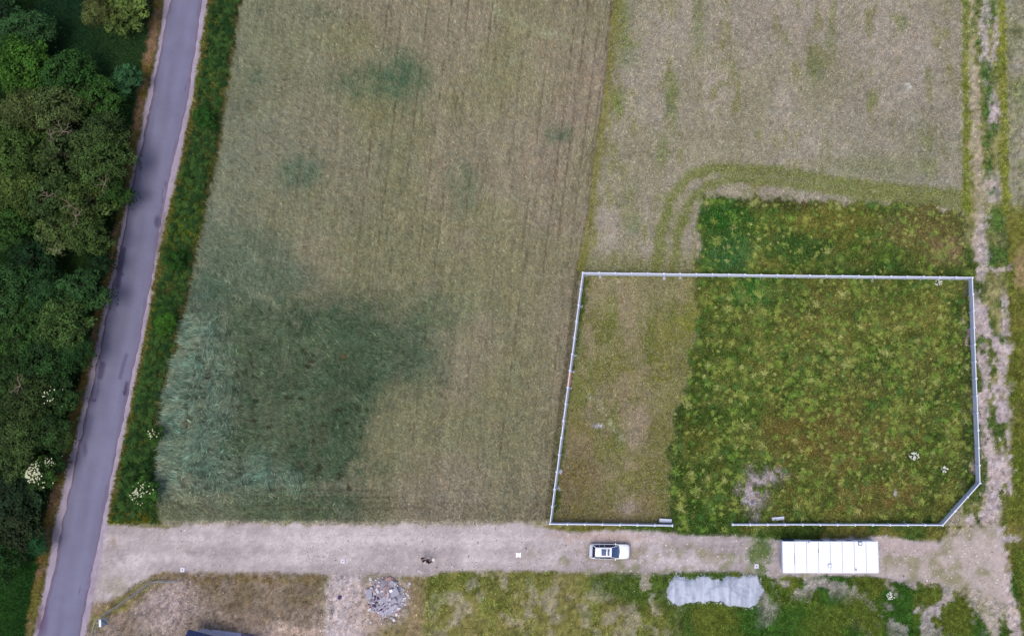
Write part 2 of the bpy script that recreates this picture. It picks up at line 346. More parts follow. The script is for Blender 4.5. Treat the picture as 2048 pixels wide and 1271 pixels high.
# --- east track beside the wall
TK = sst(1918, 1932, SU) * (V < 1090)
base_e = two(srgb(112, 118, 62), srgb(140, 134, 96), n_mid * 2 - .5); mix(TK, base_e)
mix(TK * sst(430, 520, WV) * sst(.4, .55, n_a) * .9, two(srgb(66, 94, 44), srgb(96, 108, 50), n_b * 2 - .5))
se = two(srgb(184, 172, 176), srgb(166, 152, 148), n_b)
mix(TK * band(WU, WV, [(1935, -300), (1938, 60), (1946, 200), (1952, 330), (1958, 420), (1960, 540)], 9, 7) * .75, two(srgb(176, 160, 148), srgb(150, 144, 108), n_mid * 2 - .5))
mix(TK * band(WU, WV, [(1968, -300), (1970, 30), (1972, 130), (1968, 160)], 7, 4) * .8, se); mix(TK * band(WU, WV, [(1988, -300), (1992, 60), (1990, 120)], 5, 4) * .8, se)
mix(TK * blob(WU, WV, 1985, 210, 13, 36, .4) * .85, se); mix(TK * blob(WU, WV, 1990, 235, 14, 22, .4) * .8, se); mix(TK * blob(WU, WV, 1984, 375, 15, 30, .5) * .85, se)
g2 = two(srgb(58, 98, 48), srgb(84, 112, 52), n_b * 2 - .5)
for (a, b, c, d) in ((1927, 30, 8, 34), (1952, 30, 8, 38), (1962, 90, 6, 20), (1978, 20, 10, 30), (1965, 150, 10, 30), (1978, 175, 12, 26), (1970, 220, 10, 22), (1976, 275, 12, 26), (1992, 260, 8, 16), (1978, 335, 8, 20), (1985, 385, 9, 10), (1998, 140, 5, 25), (2030, 500, 26, 60), (1993, 440, 22, 24), (2000, 510, 20, 22)):
    mix(TK * blob(WU, WV, a, b, c, d, .6) * (.35 + .6 * sst(.38, .58, n_b)), g2)
mix(TK * (1 - sst(4, 9, np.abs(SU - 1932))) * (V < 430) * .7, srgb(112, 124, 44)); mix(TK * (1 - sst(5, 12, np.abs(SU - 2004 - V * .02))) * (V < 430) * .7, srgb(120, 128, 44))
mix(sst(2008, 2018, SU - V * .02) * (V < 410), two(srgb(146, 140, 124), srgb(118, 124, 84), n_mid * 2 - .5))
mix(sst(2008, 2020, SU) * sst(400, 440, V) * (V < 1060), two(srgb(96, 112, 44), srgb(110, 104, 52), n_a * 2 - .5)); mix(blob(WU, WV, 2044, 540, 14, 40) * .7, srgb(146, 122, 96))
pat = sst(.54, .60, fbm(gx * 2.0, gy * 1.1, 2.4, 5, 41))
mix(TK * sst(560, 620, V) * (1 - sst(2012, 2030, WU)) * pat * .92, se); mix(TK * blob(WU, WV, 1966, 480, 10, 60, .6) * .7, se); mix(TK * blob(WU, WV, 1995, 540, 26, 8, .5) * .8, se)
mix(TK * sst(400, 560, V) * band(WU * .6 + U * .4, WV, [(1955, 400), (1958, 560), (1965, 700), (1972, 820), (1985, 940), (1975, 1040)], 8, 6) * sst(.36, .5, n_b) * .85, se); mix(TK * sst(600, 700, V) * band(WU * .6 + U * .4, WV, [(2000, 560), (2010, 660), (2005, 780), (2015, 880), (2000, 960), (1990, 1040)], 8, 6) * sst(.40, .54, n_b) * .85, se)
mix(TK * sst(650, 700, V) * blob(WU, WV, 1990, 800, 28, 190, .5) * sst(.50, .57, fbm(gx * 1.4, gy, 2.0, 5, 43)) * .85, se)

# --- south grounds
SB = sst(1128, 1148, SV) ; south = sst(1046, 1052, V)
sg = two(srgb(122, 116, 70), srgb(104, 112, 52), n_a * 2 - .5)
mix(south, two(srgb(96, 106, 48), srgb(120, 110, 62), n_a * 2 - .5))
mix(SB, sg); mix(SB * sst(.5, .65, n_b) * sst(820, 900, WU) * (U < 1400) * .6, srgb(154, 146, 128)); mix(SB * sst(.52, .66, n_mid) * (U > 820) * (U < 1350) * .5, srgb(108, 122, 52))
mix(SB * sst(1280, 1420, WU), two(srgb(56, 92, 34), srgb(92, 104, 42), sst(.38, .65, n_a)))
mix(SB * (U < 1460) * (U > 1180) * blob(WU, WV, 1330, 1165, 180, 40) * .7, srgb(66, 98, 38))
yard = SB * (1 - sst(640, 664, SU)); br = two(srgb(112, 99, 80), srgb(144, 130, 120), sst(.32, .62, n_c * .6 + n_mid * .4))
mix(yard, br); mix(yard * sst(.53, .68, n_a) * .6, srgb(108, 102, 68)); mix(yard * blob(WU, WV, 320, 1220, 60, 60, .7) * .75, srgb(166, 151, 148)); mix(yard * blob(WU, WV, 560, 1190, 110, 40, .7) * .55, srgb(106, 94, 70))
mix(yard * blob(WU, WV, 560, 1262, 90, 14, .6) * .8, srgb(180, 160, 148)); mix(yard * band(WU, WV, [(190, 1245), (260, 1185), (320, 1150)], 14, 12) * .75, two(srgb(112, 112, 56), srgb(130, 114, 76), n_b * 2 - .5))
mix(yard * band(WU, WV, [(330, 1152), (640, 1156)], 6, 6) * .8, srgb(116, 100, 66)); mix(band(SU, SV, [(424, 1242), (462, 1249), (475, 1254)], 1.6, 1.4) * .8, srgb(96, 76, 60))
pw = poly(SU, V, [(660, 1130), (738, 1130), (728, 1200), (740, 1290), (745, 1700), (640, 1700), (645, 1290), (655, 1200)], 7)
mix(pw * SB, two(srgb(186, 173, 172), srgb(170, 158, 156), n_b)); mid = poly(SU, V, [(728, 1150), (850, 1150), (850, 1300), (740, 1300)], 12) * SB
mix(mid, two(srgb(116, 108, 70), srgb(134, 120, 90), n_mid * 2 - .5)); mix(blob(WU, WV, 770, 1196, 52, 46, .5) * SB * .7, srgb(174, 164, 166)); mix(blob(WU, WV, 735, 1235, 28, 45, .6) * SB * .7, srgb(176, 158, 150))
mix(SB * (1 - sst(3, 9, np.abs(SU - 824))) * .7, srgb(150, 134, 104))
mix(SB * blob(WU, WV, 1290, 1180, 18, 60, .6) * (n_b > .45) * .6, srgb(170, 158, 150)); mix(SB * blob(WU, WV, 1530, 1190, 18, 60, .8) * sst(.42, .55, n_b) * .85, sand)
mix(SB * blob(WU, WV, 1600, 1175, 120, 22, .8) * sst(.54, .62, n_b) * .8, sand); mix(SB * blob(WU, WV, 1850, 1210, 100, 70, .8) * sst(.53, .60, n_b) * .8, sand)

mix((V > 1048) * (V < 1100) * (U > 1140) * (1 - sst(1880, 1900, U)) * .8, two(srgb(64, 92, 38), srgb(104, 104, 52), sst(.4, .6, n_mid)) * np.ones_like(col)); mix(blob(WU, WV, 1410, 1052, 75, 26, .4) * .9, two(srgb(62, 98, 38), srgb(80, 108, 44), n_b))
mix(SB * blob(WU, WV, 1600, 1230, 120, 50, .8) * .4, srgb(70, 100, 38)); mix(SB * blob(WU, WV, 1480, 1170, 60, 30, .8) * .3, srgb(60, 92, 36))
# --- dirt road (named separately, drawn over the grounds)
DT = [(-400, 1045), (215, 1043), (240, 1048), (330, 1053), (400, 1045), (520, 1047), (1000, 1048), (1018, 1038), (1050, 1044), (1095, 1054), (1150, 1063), (1300, 1058), (1370, 1068), (1500, 1070), (1600, 1080), (1757, 1072), (1830, 1078), (1880, 1085), (1930, 1060), (2000, 1050)]
DB = [(-400, 1210), (185, 1205), (215, 1198), (240, 1186), (300, 1152), (330, 1140), (500, 1143), (650, 1146), (760, 1148), (840, 1150), (900, 1142), (1000, 1138), (1160, 1142), (1300, 1143), (1420, 1140), (1480, 1142), (1560, 1150), (1757, 1150), (1800, 1160), (1880, 1165), (1960, 1180), (2000, 1200)]
du, dv_ = U + (n_mid - .5) * 8, V + (n_mid - .5) * 9 + (n_sm - .5) * 9
dt = sst(-4, 4, dv_ - np.interp(du, [a for a, b in DT], [b for a, b in DT])) * sst(-5, 5, np.interp(du, [a for a, b in DB], [b for a, b in DB]) - dv_) * sst(-3, 3, U - rr) * (1 - sst(2000, 2014, WU))
dc = two(srgb(186, 176, 176), srgb(166, 156, 156), sst(.35, .65, n_c)); dc = dc * (0.88 + 0.24 * n_sm[..., None]) * (0.94 + .12 * noise(gx * .35, gy * 3.0, .6, 55)[..., None])
lane = np.exp(-((V - 1078) / 11.0) ** 2) + .7 * np.exp(-((V - 1118) / 9.0) ** 2)
dc = dc * (.95 + 0.14 * np.clip(lane, 0, 1)[..., None]) * np.where(noise(gx * .25, gy * 4, 1.0, 51) > .72, .95, 1.0)[..., None]
rough_e = sst(880, 1300, U)
dc = dc * (1 - (rough_e * .10 * sst(.4, .6, n_b))[..., None]) * (1 - (rough_e * .05)[..., None])
mix(dt, dc)
mix(dt * sst(1000, 1150, U) * sst(1098, 1112, WV) * sst(.56, .66, n_b) * .6, srgb(120, 124, 78)); mix(dt * sst(1100, 1160, U) * blob(WU, WV, 1350, 1106, 300, 16, .8) * sst(.50, .60, fbm(gx, gy, 1.5, 4, 61)) * .6, srgb(128, 118, 88))
mix(dt * blob(WU, WV, 1200, 1072, 90, 8, .8) * .5, srgb(176, 146, 132)); mix(dt * blob(WU, WV, 350, 1130, 60, 14, .7) * sst(.5, .6, n_sm) * .5, srgb(196, 180, 184))
mix(dt * blob(SU, SV, 228, 1082, 5, 9, .5) * .6, srgb(134, 118, 92)); mix(blob(WU, WV, 240, 1180, 34, 24, .7) * dt * sst(.46, .56, n_b) * .6, srgb(138, 130, 108))
mix(blob(WU, WV, 1520, 1100, 22, 50, .5) * .9, two(srgb(78, 108, 46), srgb(112, 122, 74), n_b * 2 - .5)); mix(blob(WU, WV, 1540, 1140, 30, 20, .6) * sst(.45, .55, n_b) * .7, sand)
mix(poly(WU, WV, [(1757, 1074), (1870, 1082), (1885, 1105), (1850, 1112), (1757, 1105)], 4) * .9, two(srgb(182, 168, 168), srgb(168, 152, 148), n_b))
ge = poly(WU, WV, [(1757, 1112), (1880, 1105), (1900, 1060), (1990, 1035), (2010, 1120), (2010, 1220), (1985, 1290), (1960, 1230), (1930, 1190), (1880, 1165), (1757, 1140)], 8)
mix(ge * .85, two(srgb(172, 160, 152), srgb(140, 134, 108), sst(.42, .62, n_b * .6 + n_sm * .4)))
mix(band(WU, WV, [(1993, 1090), (2005, 1140), (2015, 1200), (2035, 1271), (2060, 1500)], 13, 5) * .95, two(srgb(186, 172, 170), srgb(172, 158, 152), n_b))
mix(sst(2024, 2034, SU - (V - 1150) * .15) * sst(1080, 1110, V), two(srgb(80, 100, 40), srgb(100, 108, 44), n_a)); mix(blob(WU, WV, 2020, 1072, 22, 6, .5) * .8, sand); mix(blob(WU, WV, 1980, 1020, 12, 40, .6) * .7, se)

# --- rye field (between the road verge and the wall)
fld = sst(-3, 3, SU - cl) * sst(-2, 2, cr - U) * (1 - sst(1036, 1044, V + (n_b - .5) * 10))
tan = two(srgb(164, 156, 135), srgb(156, 154, 122), sst(.25, .75, n_big)); s_ = U + .129 * V
tan = tan * (1 + (noise(s_ / 4.0, gy * .4, 2.0, 71)[..., None] - .5) * .14)
mix(fld, tan); mix(fld * sst(900, 600, U) * sst(700, 300, V) * .5, srgb(144, 148, 122)); mix(fld * sst(640, 430, WU) * .6, srgb(136, 147, 124)); mix(fld * sst(1000, 1150, U) * .3, srgb(166, 150, 138))
mix(fld * sst(.45, .75, n_big) * .2, srgb(140, 144, 106)); mix(fld * blob(WU, WV, 700, 80, 60, 40, .8) * .3, srgb(146, 154, 80)); mix(fld * blob(WU, WV, 740, 200, 60, 60, .9) * .25, srgb(150, 156, 84))
bg_ = two(srgb(84, 116, 92), srgb(102, 130, 98), n_mid)
BIG = poly(U + (n_a - .5) * 110 + (n_sm - .5) * 60 + (noise(gx, gy, .3, 401) - .5) * 40, V + (n_mid - .5) * 70 + (n_sm - .5) * 50, [(470, 600), (560, 575), (640, 590), (760, 600), (870, 640), (862, 745), (800, 790), (735, 830), (730, 930), (640, 1020), (480, 1010), (380, 960), (330, 980), (325, 760), (360, 640), (400, 560)], 56)
mix(fld * BIG * (.78 + .22 * sst(.35, .55, n_b)) * (1 - .35 * sst(720, 880, U)), two(srgb(70, 94, 72), srgb(102, 122, 92), sst(.3, .7, n_mid * .5 + n_b * .5)))
mix(fld * BIG * sst(540, 760, U) * .25, srgb(60, 96, 66))
mix(fld * poly(U + (n_a - .5) * 170, V + (n_mid - .5) * 90, [(280, 600), (400, 560), (460, 640), (480, 760), (470, 900), (560, 930), (600, 980), (420, 985), (280, 980)], 34) * (.35 + .65 * sst(.35, .6, n_b)) * .85, two(srgb(130, 152, 134), srgb(88, 116, 98), n_b * 2 - .5))
mix(fld * poly(WU, WV, [(410, 420), (560, 470), (640, 560), (520, 600), (400, 600), (370, 640)], 30) * .55, srgb(106, 128, 108))
for (a, b, c, d, m) in ((800, 155, 45, 50, .9), (735, 165, 80, 28, .65), (845, 165, 24, 26, .6), (612, 340, 40, 34, .75), (575, 355, 26, 22, .4), (1122, 268, 24, 17, .8), (930, 370, 32, 50, .55), (515, 152, 12, 16, .6), (880, 620, 60, 40, .45), (850, 720, 40, 60, .5), (480, 560, 110, 40, .35), (640, 30, 40, 20, .35)):
    mix(fld * blob(WU, WV, a, b, c, d, .8) * m * (.5 + .5 * sst(.35, .6, n_sm)), bg_)
mix(fld * sst(975, 1010, V) * (1 - sst(560, 800, U)) * .5, srgb(112, 124, 92)); mix(fld * sst(985, 1020, V) * sst(700, 900, U) * .4, srgb(134, 126, 108))
mix(fld * sst(965, 1000, V) * sst(430, 520, WU) * (1 - sst(680, 840, WU)) * .55, srgb(86, 110, 80))
pale = srgb(176, 182, 150)
for P in ([(412, 418), (440, 435), (480, 480), (500, 505), (530, 530)], [(430, 540), (520, 590), (600, 650)], [(975, 5), (1010, 30), (1070, 62), (1180, 85)], [(1060, 55), (1120, 70), (1150, 82)], [(1180, 790), (1250, 880)]):
    mix(band(WU * .5 + U * .5, WV * .5 + V * .5, P, 4, 5) * .5 * sst(.35, .6, n_sm), pale)
rows = np.zeros_like(U)
for s0, v0, v1 in ((1224, -300, 380), (1178, -300, 500), (1157, -300, 560), (1110, 60, 500), (940, -200, 900), (905, -200, 600), (988, 0, 470), (860, -200, 350), (1240, 600, 1000), (1118, 500, 980), (1205, 40, 900), (1060, 100, 700), (780, -100, 560), (820, 200, 620)):
    rows = np.maximum(rows, (1 - sst(1.0, 2.4, np.abs(s_ - s0 + (n_a - .5) * 3))) * ((V > v0) & (V < v1)) * sst(.35, .5, n_a))
for v0, u0, u1 in ((979, 480, 1000), (992, 500, 820), (1011, 520, 900), (1018, 560, 1080), (1003, 600, 1090)):
    rows = np.maximum(rows, (1 - sst(.8, 2.2, np.abs(V - v0 - (U - 700) * .006))) * ((U > u0) & (U < u1)) * sst(.3, .5, n_a))
mix(fld * rows * .65, srgb(90, 78, 62))
mix((1 - sst(1, 2.6, np.abs(U - cr + 1 + (n_sm - .5) * 2))) * (V < 545) * .5, srgb(96, 82, 52)); mix((1 - sst(3, 6, np.abs(U - cr - 6 + (n_b - .5) * 4))) * (V < 545) * .6, srgb(122, 122, 44))
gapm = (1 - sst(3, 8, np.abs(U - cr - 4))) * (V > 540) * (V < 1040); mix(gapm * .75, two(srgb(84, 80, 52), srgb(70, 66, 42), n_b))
mix((1 - sst(4, 10, np.abs(U - cr - 12))) * (V > 860) * (V < 1040) * .6, srgb(92, 106, 40))
holes = np.zeros_like(U); HR = random.Random(3)
HL = [(470, 726), (503, 722), (474, 745), (495, 742), (575, 795), (605, 797), (510, 812), (440, 745), (405, 725), (416, 752), (608, 700), (625, 720), (470, 905), (460, 917), (552, 945), (640, 948), (516, 988), (700, 975), (640, 935), (407, 842), (404, 815), (515, 800), (480, 810), (628, 880), (520, 870)] + [(HR.uniform(440, 720), HR.uniform(690, 960)) for _ in range(30)]
for a, b in HL: holes = np.maximum(holes, blob(WU * .4 + U * .6, WV * .4 + V * .6, a, b, HR.uniform(4.5, 9), HR.uniform(3, 6.5), .5))
tear = band(WU * .5 + U * .5, WV * .5 + V * .5, [(398, 700), (388, 740), (376, 800), (374, 850), (368, 880), (356, 930), (362, 970)], 2.6, 2); holes = np.maximum(holes, tear * .8)
holes *= fld; mix(holes * .85, srgb(46, 46, 32)); mix(blob(U, V, 374, 848, 9, 7) * .25, srgb(140, 120, 90)); mix(blob(U, V, 688, 711, 3, 3) * .7, srgb(140, 74, 52))

# --- verges and wood floor west of the rye
east_v = sst(-1, 3, SU - sr_) * sst(3, -3, SU - cl) * (1 - sst(1042, 1050, V))
vg = two(srgb(48, 76, 38), srgb(72, 98, 48), sst(.35, .65, n_b * .5 + n_mid * .5)); mix(east_v, vg)
mix(east_v * (1 - sst(9, 17, SU - sr_)) * .8, two(srgb(134, 116, 66), srgb(112, 112, 52), n_b * 2 - .5)); mix(east_v * sst(20, 6, cl - SU) * (V < 880) * .6, srgb(106, 92, 62))
mix(east_v * sst(.52, .68, n_a) * .55, srgb(96, 108, 48)); mix(east_v * sst(.55, .7, n_c) * .35, srgb(118, 112, 66)); mix(east_v * blob(WU, WV, 375, 440, 34, 50, .7) * .6, srgb(104, 118, 36)); mix(east_v * sst(1018, 1036, WV) * .8, srgb(108, 112, 36)); mix(blob(SU, SV, 264, 1028, 7, 7, .5) * .8, srgb(150, 128, 78)); mix(east_v * blob(WU, WV, 330, 630, 24, 30) * .6, srgb(60, 118, 32))
mix(sst(-3, 3, cl + 8 - SU) * fld * (V < 700) * .3, srgb(120, 124, 84))
west = sst(2, -2, SU - sl_)
mix(west, two(srgb(26, 44, 22), srgb(38, 62, 28), n_mid)); mix(west * (V < 250) * sst(55, 80, WU), two(srgb(24, 50, 34), srgb(34, 60, 32), n_mid))
mix(west * sst(150, 240, WU) * (V < 260) * .6, srgb(50, 76, 40)); mix(west * sst(1080, 1130, WV) * .9, two(srgb(30, 60, 26), srgb(44, 82, 32), n_mid))
mix(west * sst(-4, 4, SU - bl_) * .92, two(srgb(140, 112, 90), srgb(124, 104, 58), sst(.4, .6, n_b)))
mix(west * sst(-2, 4, SU - sl_ + 8) * sst(.4, .55, n_a) * .7, srgb(74, 82, 38)); mix(west * sst(1140, 1200, WV) * sst(-4, 4, SU - bl_) * .6, srgb(106, 106, 50))
shm = sst(-1, 1.5, U - sl_ + (n_sm - .5) * 7) * sst(-1.5, 1, sr_ - U + (n_sm - .5) * 7)
shc = two(srgb(168, 158, 176), srgb(148, 136, 148), n_sm * 1.4 - .2); mix(shm, shc)
mix(shm * (U > rr) * blob(WU, WV, 322, 480, 12, 60, .6) * .6, srgb(92, 80, 74)); mix(shm * (U < rl) * blob(WU, WV, 80, 1235, 12, 34, .6) * .7, srgb(92, 70, 78))

gr1 = noise(gx * 1.0 + gy * .35, gy * .8 - gx * .3, .34, 301) - .5; gr2 = noise(gx * .7 - gy * .6, gx * .6 + gy * .8, .22, 302) - .5; gr3 = noise(gx, gy, .9, 303) - .5
isf = np.clip((U > sr_).astype(np.float32) * (1 - np.maximum(shm, dt * .8)), 0, 1)
lod = fld * poly(WU, WV, [(300, 620), (470, 640), (470, 900), (620, 960), (620, 1000), (300, 1000)], 30)
strk = noise(gx * 1.2 + 3 * (n_mid - .5), gy * 5.0 + 6 * (n_a - .5), 1.0, 304) - .5
rowt = (noise(s_ / 3.2, gy * .25, 1.0, 306) - .5) * .20 + (noise(s_ / 9.0, gy * .12, 1.0, 307) - .5) * .12
vert = noise(s_ / 1.6, gy * 1.1, 1.0, 308) - .5
fw = fld * (1 - lod)
g_ = (gr1 * (.34 - .16 * fw) + gr2 * .34 + gr3 * (.12 - .12 * fw)) * isf + lod * strk * .8 + fw * (rowt * (1 - .6 * BIG) + vert * .28) + BIG * fld * gr1 * .35
rough_g = ((V > 1046) & (U > rr)).astype(np.float32) * isf + (U > 1930) * (V < 1046)
g_ = g_ + np.clip(rough_g, 0, 1) * (gr1 * .30 + gr2 * .30) * (1 - dt * .55)
g_ = g_ + dt * (gr2 * .16 + gr1 * .10)
col = np.clip(col * (1 + g_[..., None]), .004, .9)
hu = (noise(gx, gy, .55, 305) - .5) * isf * .08
col[..., 0] *= 1 + hu; col[..., 2] *= 1 - hu * 1.2
# --- growth parameters: density (blades / m2), extent, height, lean direction and strength
dens = np.zeros_like(U); hgt = np.full(U.shape, .2, np.float32); ext = np.full(U.shape, .14, np.float32); lean = fbm(gx, gy, 5, 3, 81) * 12.0; ls = np.full(U.shape, .35, np.float32)
paved = np.maximum(shm, dt * .9)
kind = np.zeros(U.shape, np.int8)      # 0 field of sparse cereal, 1 rye, 2 weeds, 3 verge, 4 yard, 5 dirt, 6 wood floor, 7 shoulder, 8 track
kind[(U > 1922)] = 8
kind[(NP > .5) | (IR > .5)] = 2; kind[(V > 1050)] = 4; kind[(V > 1050) & (U > 1940)] = 8; kind[(U > 1343) & (U < 1466) & (V > 1040) & (V < 1070)] = 2; kind[(fld > .5)] = 1; kind[east_v > .5] = 3; kind[west > .5] = 6; kind[dt > .5] = 5; kind[shm > .5] = 7
lum = col.mean(-1); green = np.clip((col[..., 1] - col[..., 0] * .97) / (lum + .01) * 3.0, 0, 1)
veg = np.clip(green + .12, 0, 1)
dens = np.where(kind == 0, 170, 0).astype(np.float32); dens = np.where(kind == 1, 165, dens); dens = np.where(kind == 2, 260, dens); dens = np.where(kind == 3, 230, dens)
dens = np.where(kind == 4, 40 + 260 * green, dens); dens = np.where(kind == 8, 30 + 230 * green, dens); dens = np.where(kind == 5, 120 * green * (green > .2), dens); dens = np.where(kind == 6, 45 + 30 * green, dens)
bare = sst(.72, .90, col[..., 2] / (col[..., 0] + .001)) * (lum > .12); dens *= np.where(kind == 2, 1 - .88 * bare, 1.0); dens *= (1 - .97 * shm) * (1 - holes * .9); dens *= np.where(kind == 1, 1 - rows * .6, 1)
inroad = (U > rl - 3) & (U < rr + 3); dens[inroad] = 0
hgt = np.select([kind == 0, kind == 1, kind == 2, kind == 3, kind == 6], [.18, .42, .30, .30, .30], .14).astype(np.float32)
ext = np.select([kind == 0, kind == 1, kind == 2, kind == 3, kind == 6], [.20, .20, .19, .16, .20], .16).astype(np.float32)
flow = fbm(gx, gy, 3.2, 3, 91) * 9.0
lodged = fld * poly(WU, WV, [(300, 620), (470, 640), (470, 900), (620, 960), (620, 1000), (300, 1000)], 14)
nearv = PI / 2 + (np.random.default_rng(9).random(U.shape) < .5) * PI + .13
ang = np.where(kind == 1, np.where((lodged <= .4) & (U > 620) & (BIG < .4), nearv, np.where(lodged > .4, np.where(U < ip(V, [(600, 402), (740, 388), (850, 372), (1000, 360)]), PI + (n_mid - .5) * 1.2, .0 + (flow - 4.5) * .9), (n_c - .5) * 5 + 2.2)), lean)
ls = np.where(kind == 1, .45 + .45 * lodged, np.where(kind == 0, .35, .3)).astype(np.float32)
ext = np.where(lodged > .4, .34, ext); hgt = np.where(lodged > .4, .22, hgt)
vis = (U > -160) & (U < 2200) & (V > -130) & (V < 1400); dens[~vis] = 0
far_out = ~((U > -30) & (U < 2080) & (V > -30) & (V < 1300)); dens[far_out] *= .3

def sample(arr, x, y):
    i = np.clip(((x - X0) / RS).astype(int), 0, nx - 1); j = np.clip(((y - Y0) / RS).astype(int), 0, ny - 1); return arr[j, i]

# ------------------------------------------------------------------ ground sheets, split by what covers them
gs = 0.25
gxs = np.arange(X0, X1 + 1e-6, gs); gys = np.arange(Y0, Y1 + 1e-6, gs)
VX, VY = np.meshgrid(gxs, gys); m_, n_ = VX.shape
uu, vv_ = plan(VX, VY)
relief = (fbm(VX, VY, 3.0, 3, 101) - .5) * .10 + (fbm(VX, VY, .9, 2, 102) - .5) * .05
# boundary of the sheets sits at the flat level so that the far ground can butt under it
kv = sample(kind, VX, VY); relief *= np.select([kv == 5, kv == 7, kv == 1], [.35, .1, 1.2], 1.0)
relief *= np.clip(np.minimum(np.abs(uu - np.interp(vv_, [a for a, b in ROAD_L], [b for a, b in ROAD_L])), np.abs(uu - np.interp(vv_, [a for a, b in ROAD_R], [b for a, b in ROAD_R]))) / 20, 0, 1)
onroad = (uu > ip(vv_, ROAD_L) + 2) & (uu < ip(vv_, ROAD_R) - 2); relief[onroad] = -.06
fallx = np.minimum(VX - X0, X1 - VX); fally = np.minimum(VY - Y0, Y1 - VY); relief = relief * np.clip(np.minimum(fallx, fally) / 3, 0, 1)
Vc = sample(col, VX, VY)
GV = np.stack([VX, VY, relief], -1).reshape(-1, 3); GC = Vc.reshape(-1, 3)
ii, jj = np.meshgrid(np.arange(m_ - 1), np.arange(n_ - 1), indexing='ij')
q = np.stack([ii * n_ + jj, ii * n_ + jj + 1, (ii + 1) * n_ + jj + 1, (ii + 1) * n_ + jj], -1).reshape(-1, 4)
kq = sample(kind, (VX[:-1, :-1] + gs / 2), (VY[:-1, :-1] + gs / 2)).reshape(-1)
uq, vq = plan(VX[:-1, :-1] + gs / 2, VY[:-1, :-1] + gs / 2)
NAMES = {0: 'fallow_field', 1: 'rye_field', 2: 'weedy_plot', 3: 'grass_verge', 4: 'yard_ground', 5: 'dirt_road', 6: 'wood_floor', 7: 'road_shoulder', 8: 'field_track'}
for k, nm in NAMES.items():
    fq = q[kq == k]
    if not len(fq): continue
    used, inv = np.unique(fq, return_inverse=True)
    me = np_mesh(nm, GV[used], inv.reshape(-1, 4), GC[used], smooth=True)
    tag(obj(nm, me, M['soil']), kind='structure')
# land beyond the surveyed sheets, out to the horizon (a ring butted to the sheets)
R_ = 3000
rv = []; rf = []
xs = [-R_, X0, X1, R_]; ys = [-R_, Y0, Y1, R_]
nX = [-R_, -600, X0] ; cellc = []
for a in range(3):
    for b in range(3):
        if a == 1 and b == 1: continue
        k = len(rv); rv += [(xs[a], ys[b], 0), (xs[a + 1], ys[b], 0), (xs[a + 1], ys[b + 1], 0), (xs[a], ys[b + 1], 0)]; rf.append((k, k + 1, k + 2, k + 3))
        c = srgb(40, 66, 32) if a == 0 else srgb(128, 128, 92) if b == 2 else srgb(96, 106, 56)
        cellc += [c] * 4
tag(obj('ground', np_mesh('ground', np.array(rv, float), np.array(rf), np.array(cellc)), M['soil']), kind='structure')

# ------------------------------------------------------------------ asphalt road
def road_color(u, v, x, y):
    base = two(srgb(122, 121, 145), srgb(111, 110, 133), fbm(x, y, 6, 3, 111))
    tt_ = (u - ip(v, ROAD_L)) / (ip(v, ROAD_R) - ip(v, ROAD_L))
    base = base * (1 + .06 * (np.exp(-((tt_ - .28) / .09) ** 2) + np.exp(-((tt_ - .72) / .09) ** 2)) - .05 * np.exp(-((tt_ - .5) / .06) ** 2) * noise(x, y, 3, 77))[..., None]
    base = base * (1 + (fbm(x, y, 1.4, 3, 78)[..., None] - .5) * .14)
    base = base * (1 + (noise(x * 1.0, y * .12, .6, 112)[..., None] - .5) * .10)
    c = base
    def mm(m, cc):
        nonlocal c
        m = np.asarray(m)[..., None]; c = c * (1 - m) + np.asarray(cc) * m
    dk = srgb(66, 62, 90)
    mm(band(u, v, [(248, 498), (243, 525), (239, 550), (236, 572)], 5, 2) * .75, dk); mm(band(u, v, [(206, 728), (201, 752)], 6, 2.5) * .7, dk); mm(band(u, v, [(256, 765), (250, 786)], 3.6, 1.0) * .95, dk)
    mm(band(u, v, [(254, 708), (246, 735), (241, 755)], 3.5, 2.5) * .5, dk); mm(blob(u, v, 316, 443, 7, 12, .4) * .7, dk); mm(blob(u, v, 281, 332, 4, 10, .5) * .6, dk); mm(band(u, v, [(184, 801), (192, 800)], 1.2, .8) * .8, srgb(70, 56, 90))
    mm(blob(u, v, 246, 548, 2.5, 2.5, .4) * .8, dk); mm(blob(u, v, 171, 898, 5, 14, .6) * .5, dk)
    for P in ([(333, 362), (326, 385), (324, 405), (326, 414)], [(380, 150), (370, 180)], [(306, 560), (290, 630), (280, 700)], [(246, 850), (218, 960), (200, 1050), (186, 1120), (170, 1210)], [(300, 215), (282, 290)], [(170, 850), (150, 930)], [(163, 1165), (158, 1185)], [(202, 700), (198, 780), (190, 800)]):
        mm(band(u + (noise(x, y, 1.2, 5) - .5) * 4, v, P, .9, .9) * .6, srgb(78, 68, 96))
    e = np.minimum(u - ip(v, ROAD_L), ip(v, ROAD_R) - u)
    mm((1 - sst(2, 7, e + (noise(x, y, .8, 6) - .5) * 5)) * .45, srgb(122, 104, 122))
    mm((1 - sst(.6, 2.2, np.abs(e - 4.5))) * sst(.45, .6, noise(x, y, 4, 9)) * .35, srgb(90, 74, 92)); mm((u < 130) * blob(u, v, 86, 1235, 10, 34, .6) * .6, srgb(90, 70, 98))
    return c
vl = np.arange(-380, 1690, 4.0); T = np.linspace(0, 1, 29)
L_ = ip(vl, ROAD_L); Rr = ip(vl, ROAD_R)
jag = (noise(vl, vl * 0, 9.0, 7) - .5) * 3 + (noise(vl, vl * 0, 26.0, 8) - .5) * 4
L_ = L_ + jag; Rr = Rr + (noise(vl, vl * 0 + 9, 10.0, 9) - .5) * 3 + (noise(vl, vl * 0, 30.0, 18) - .5) * 3
Um = L_[:, None] * (1 - T) + Rr[:, None] * T; Vm = vl[:, None] + 0 * T
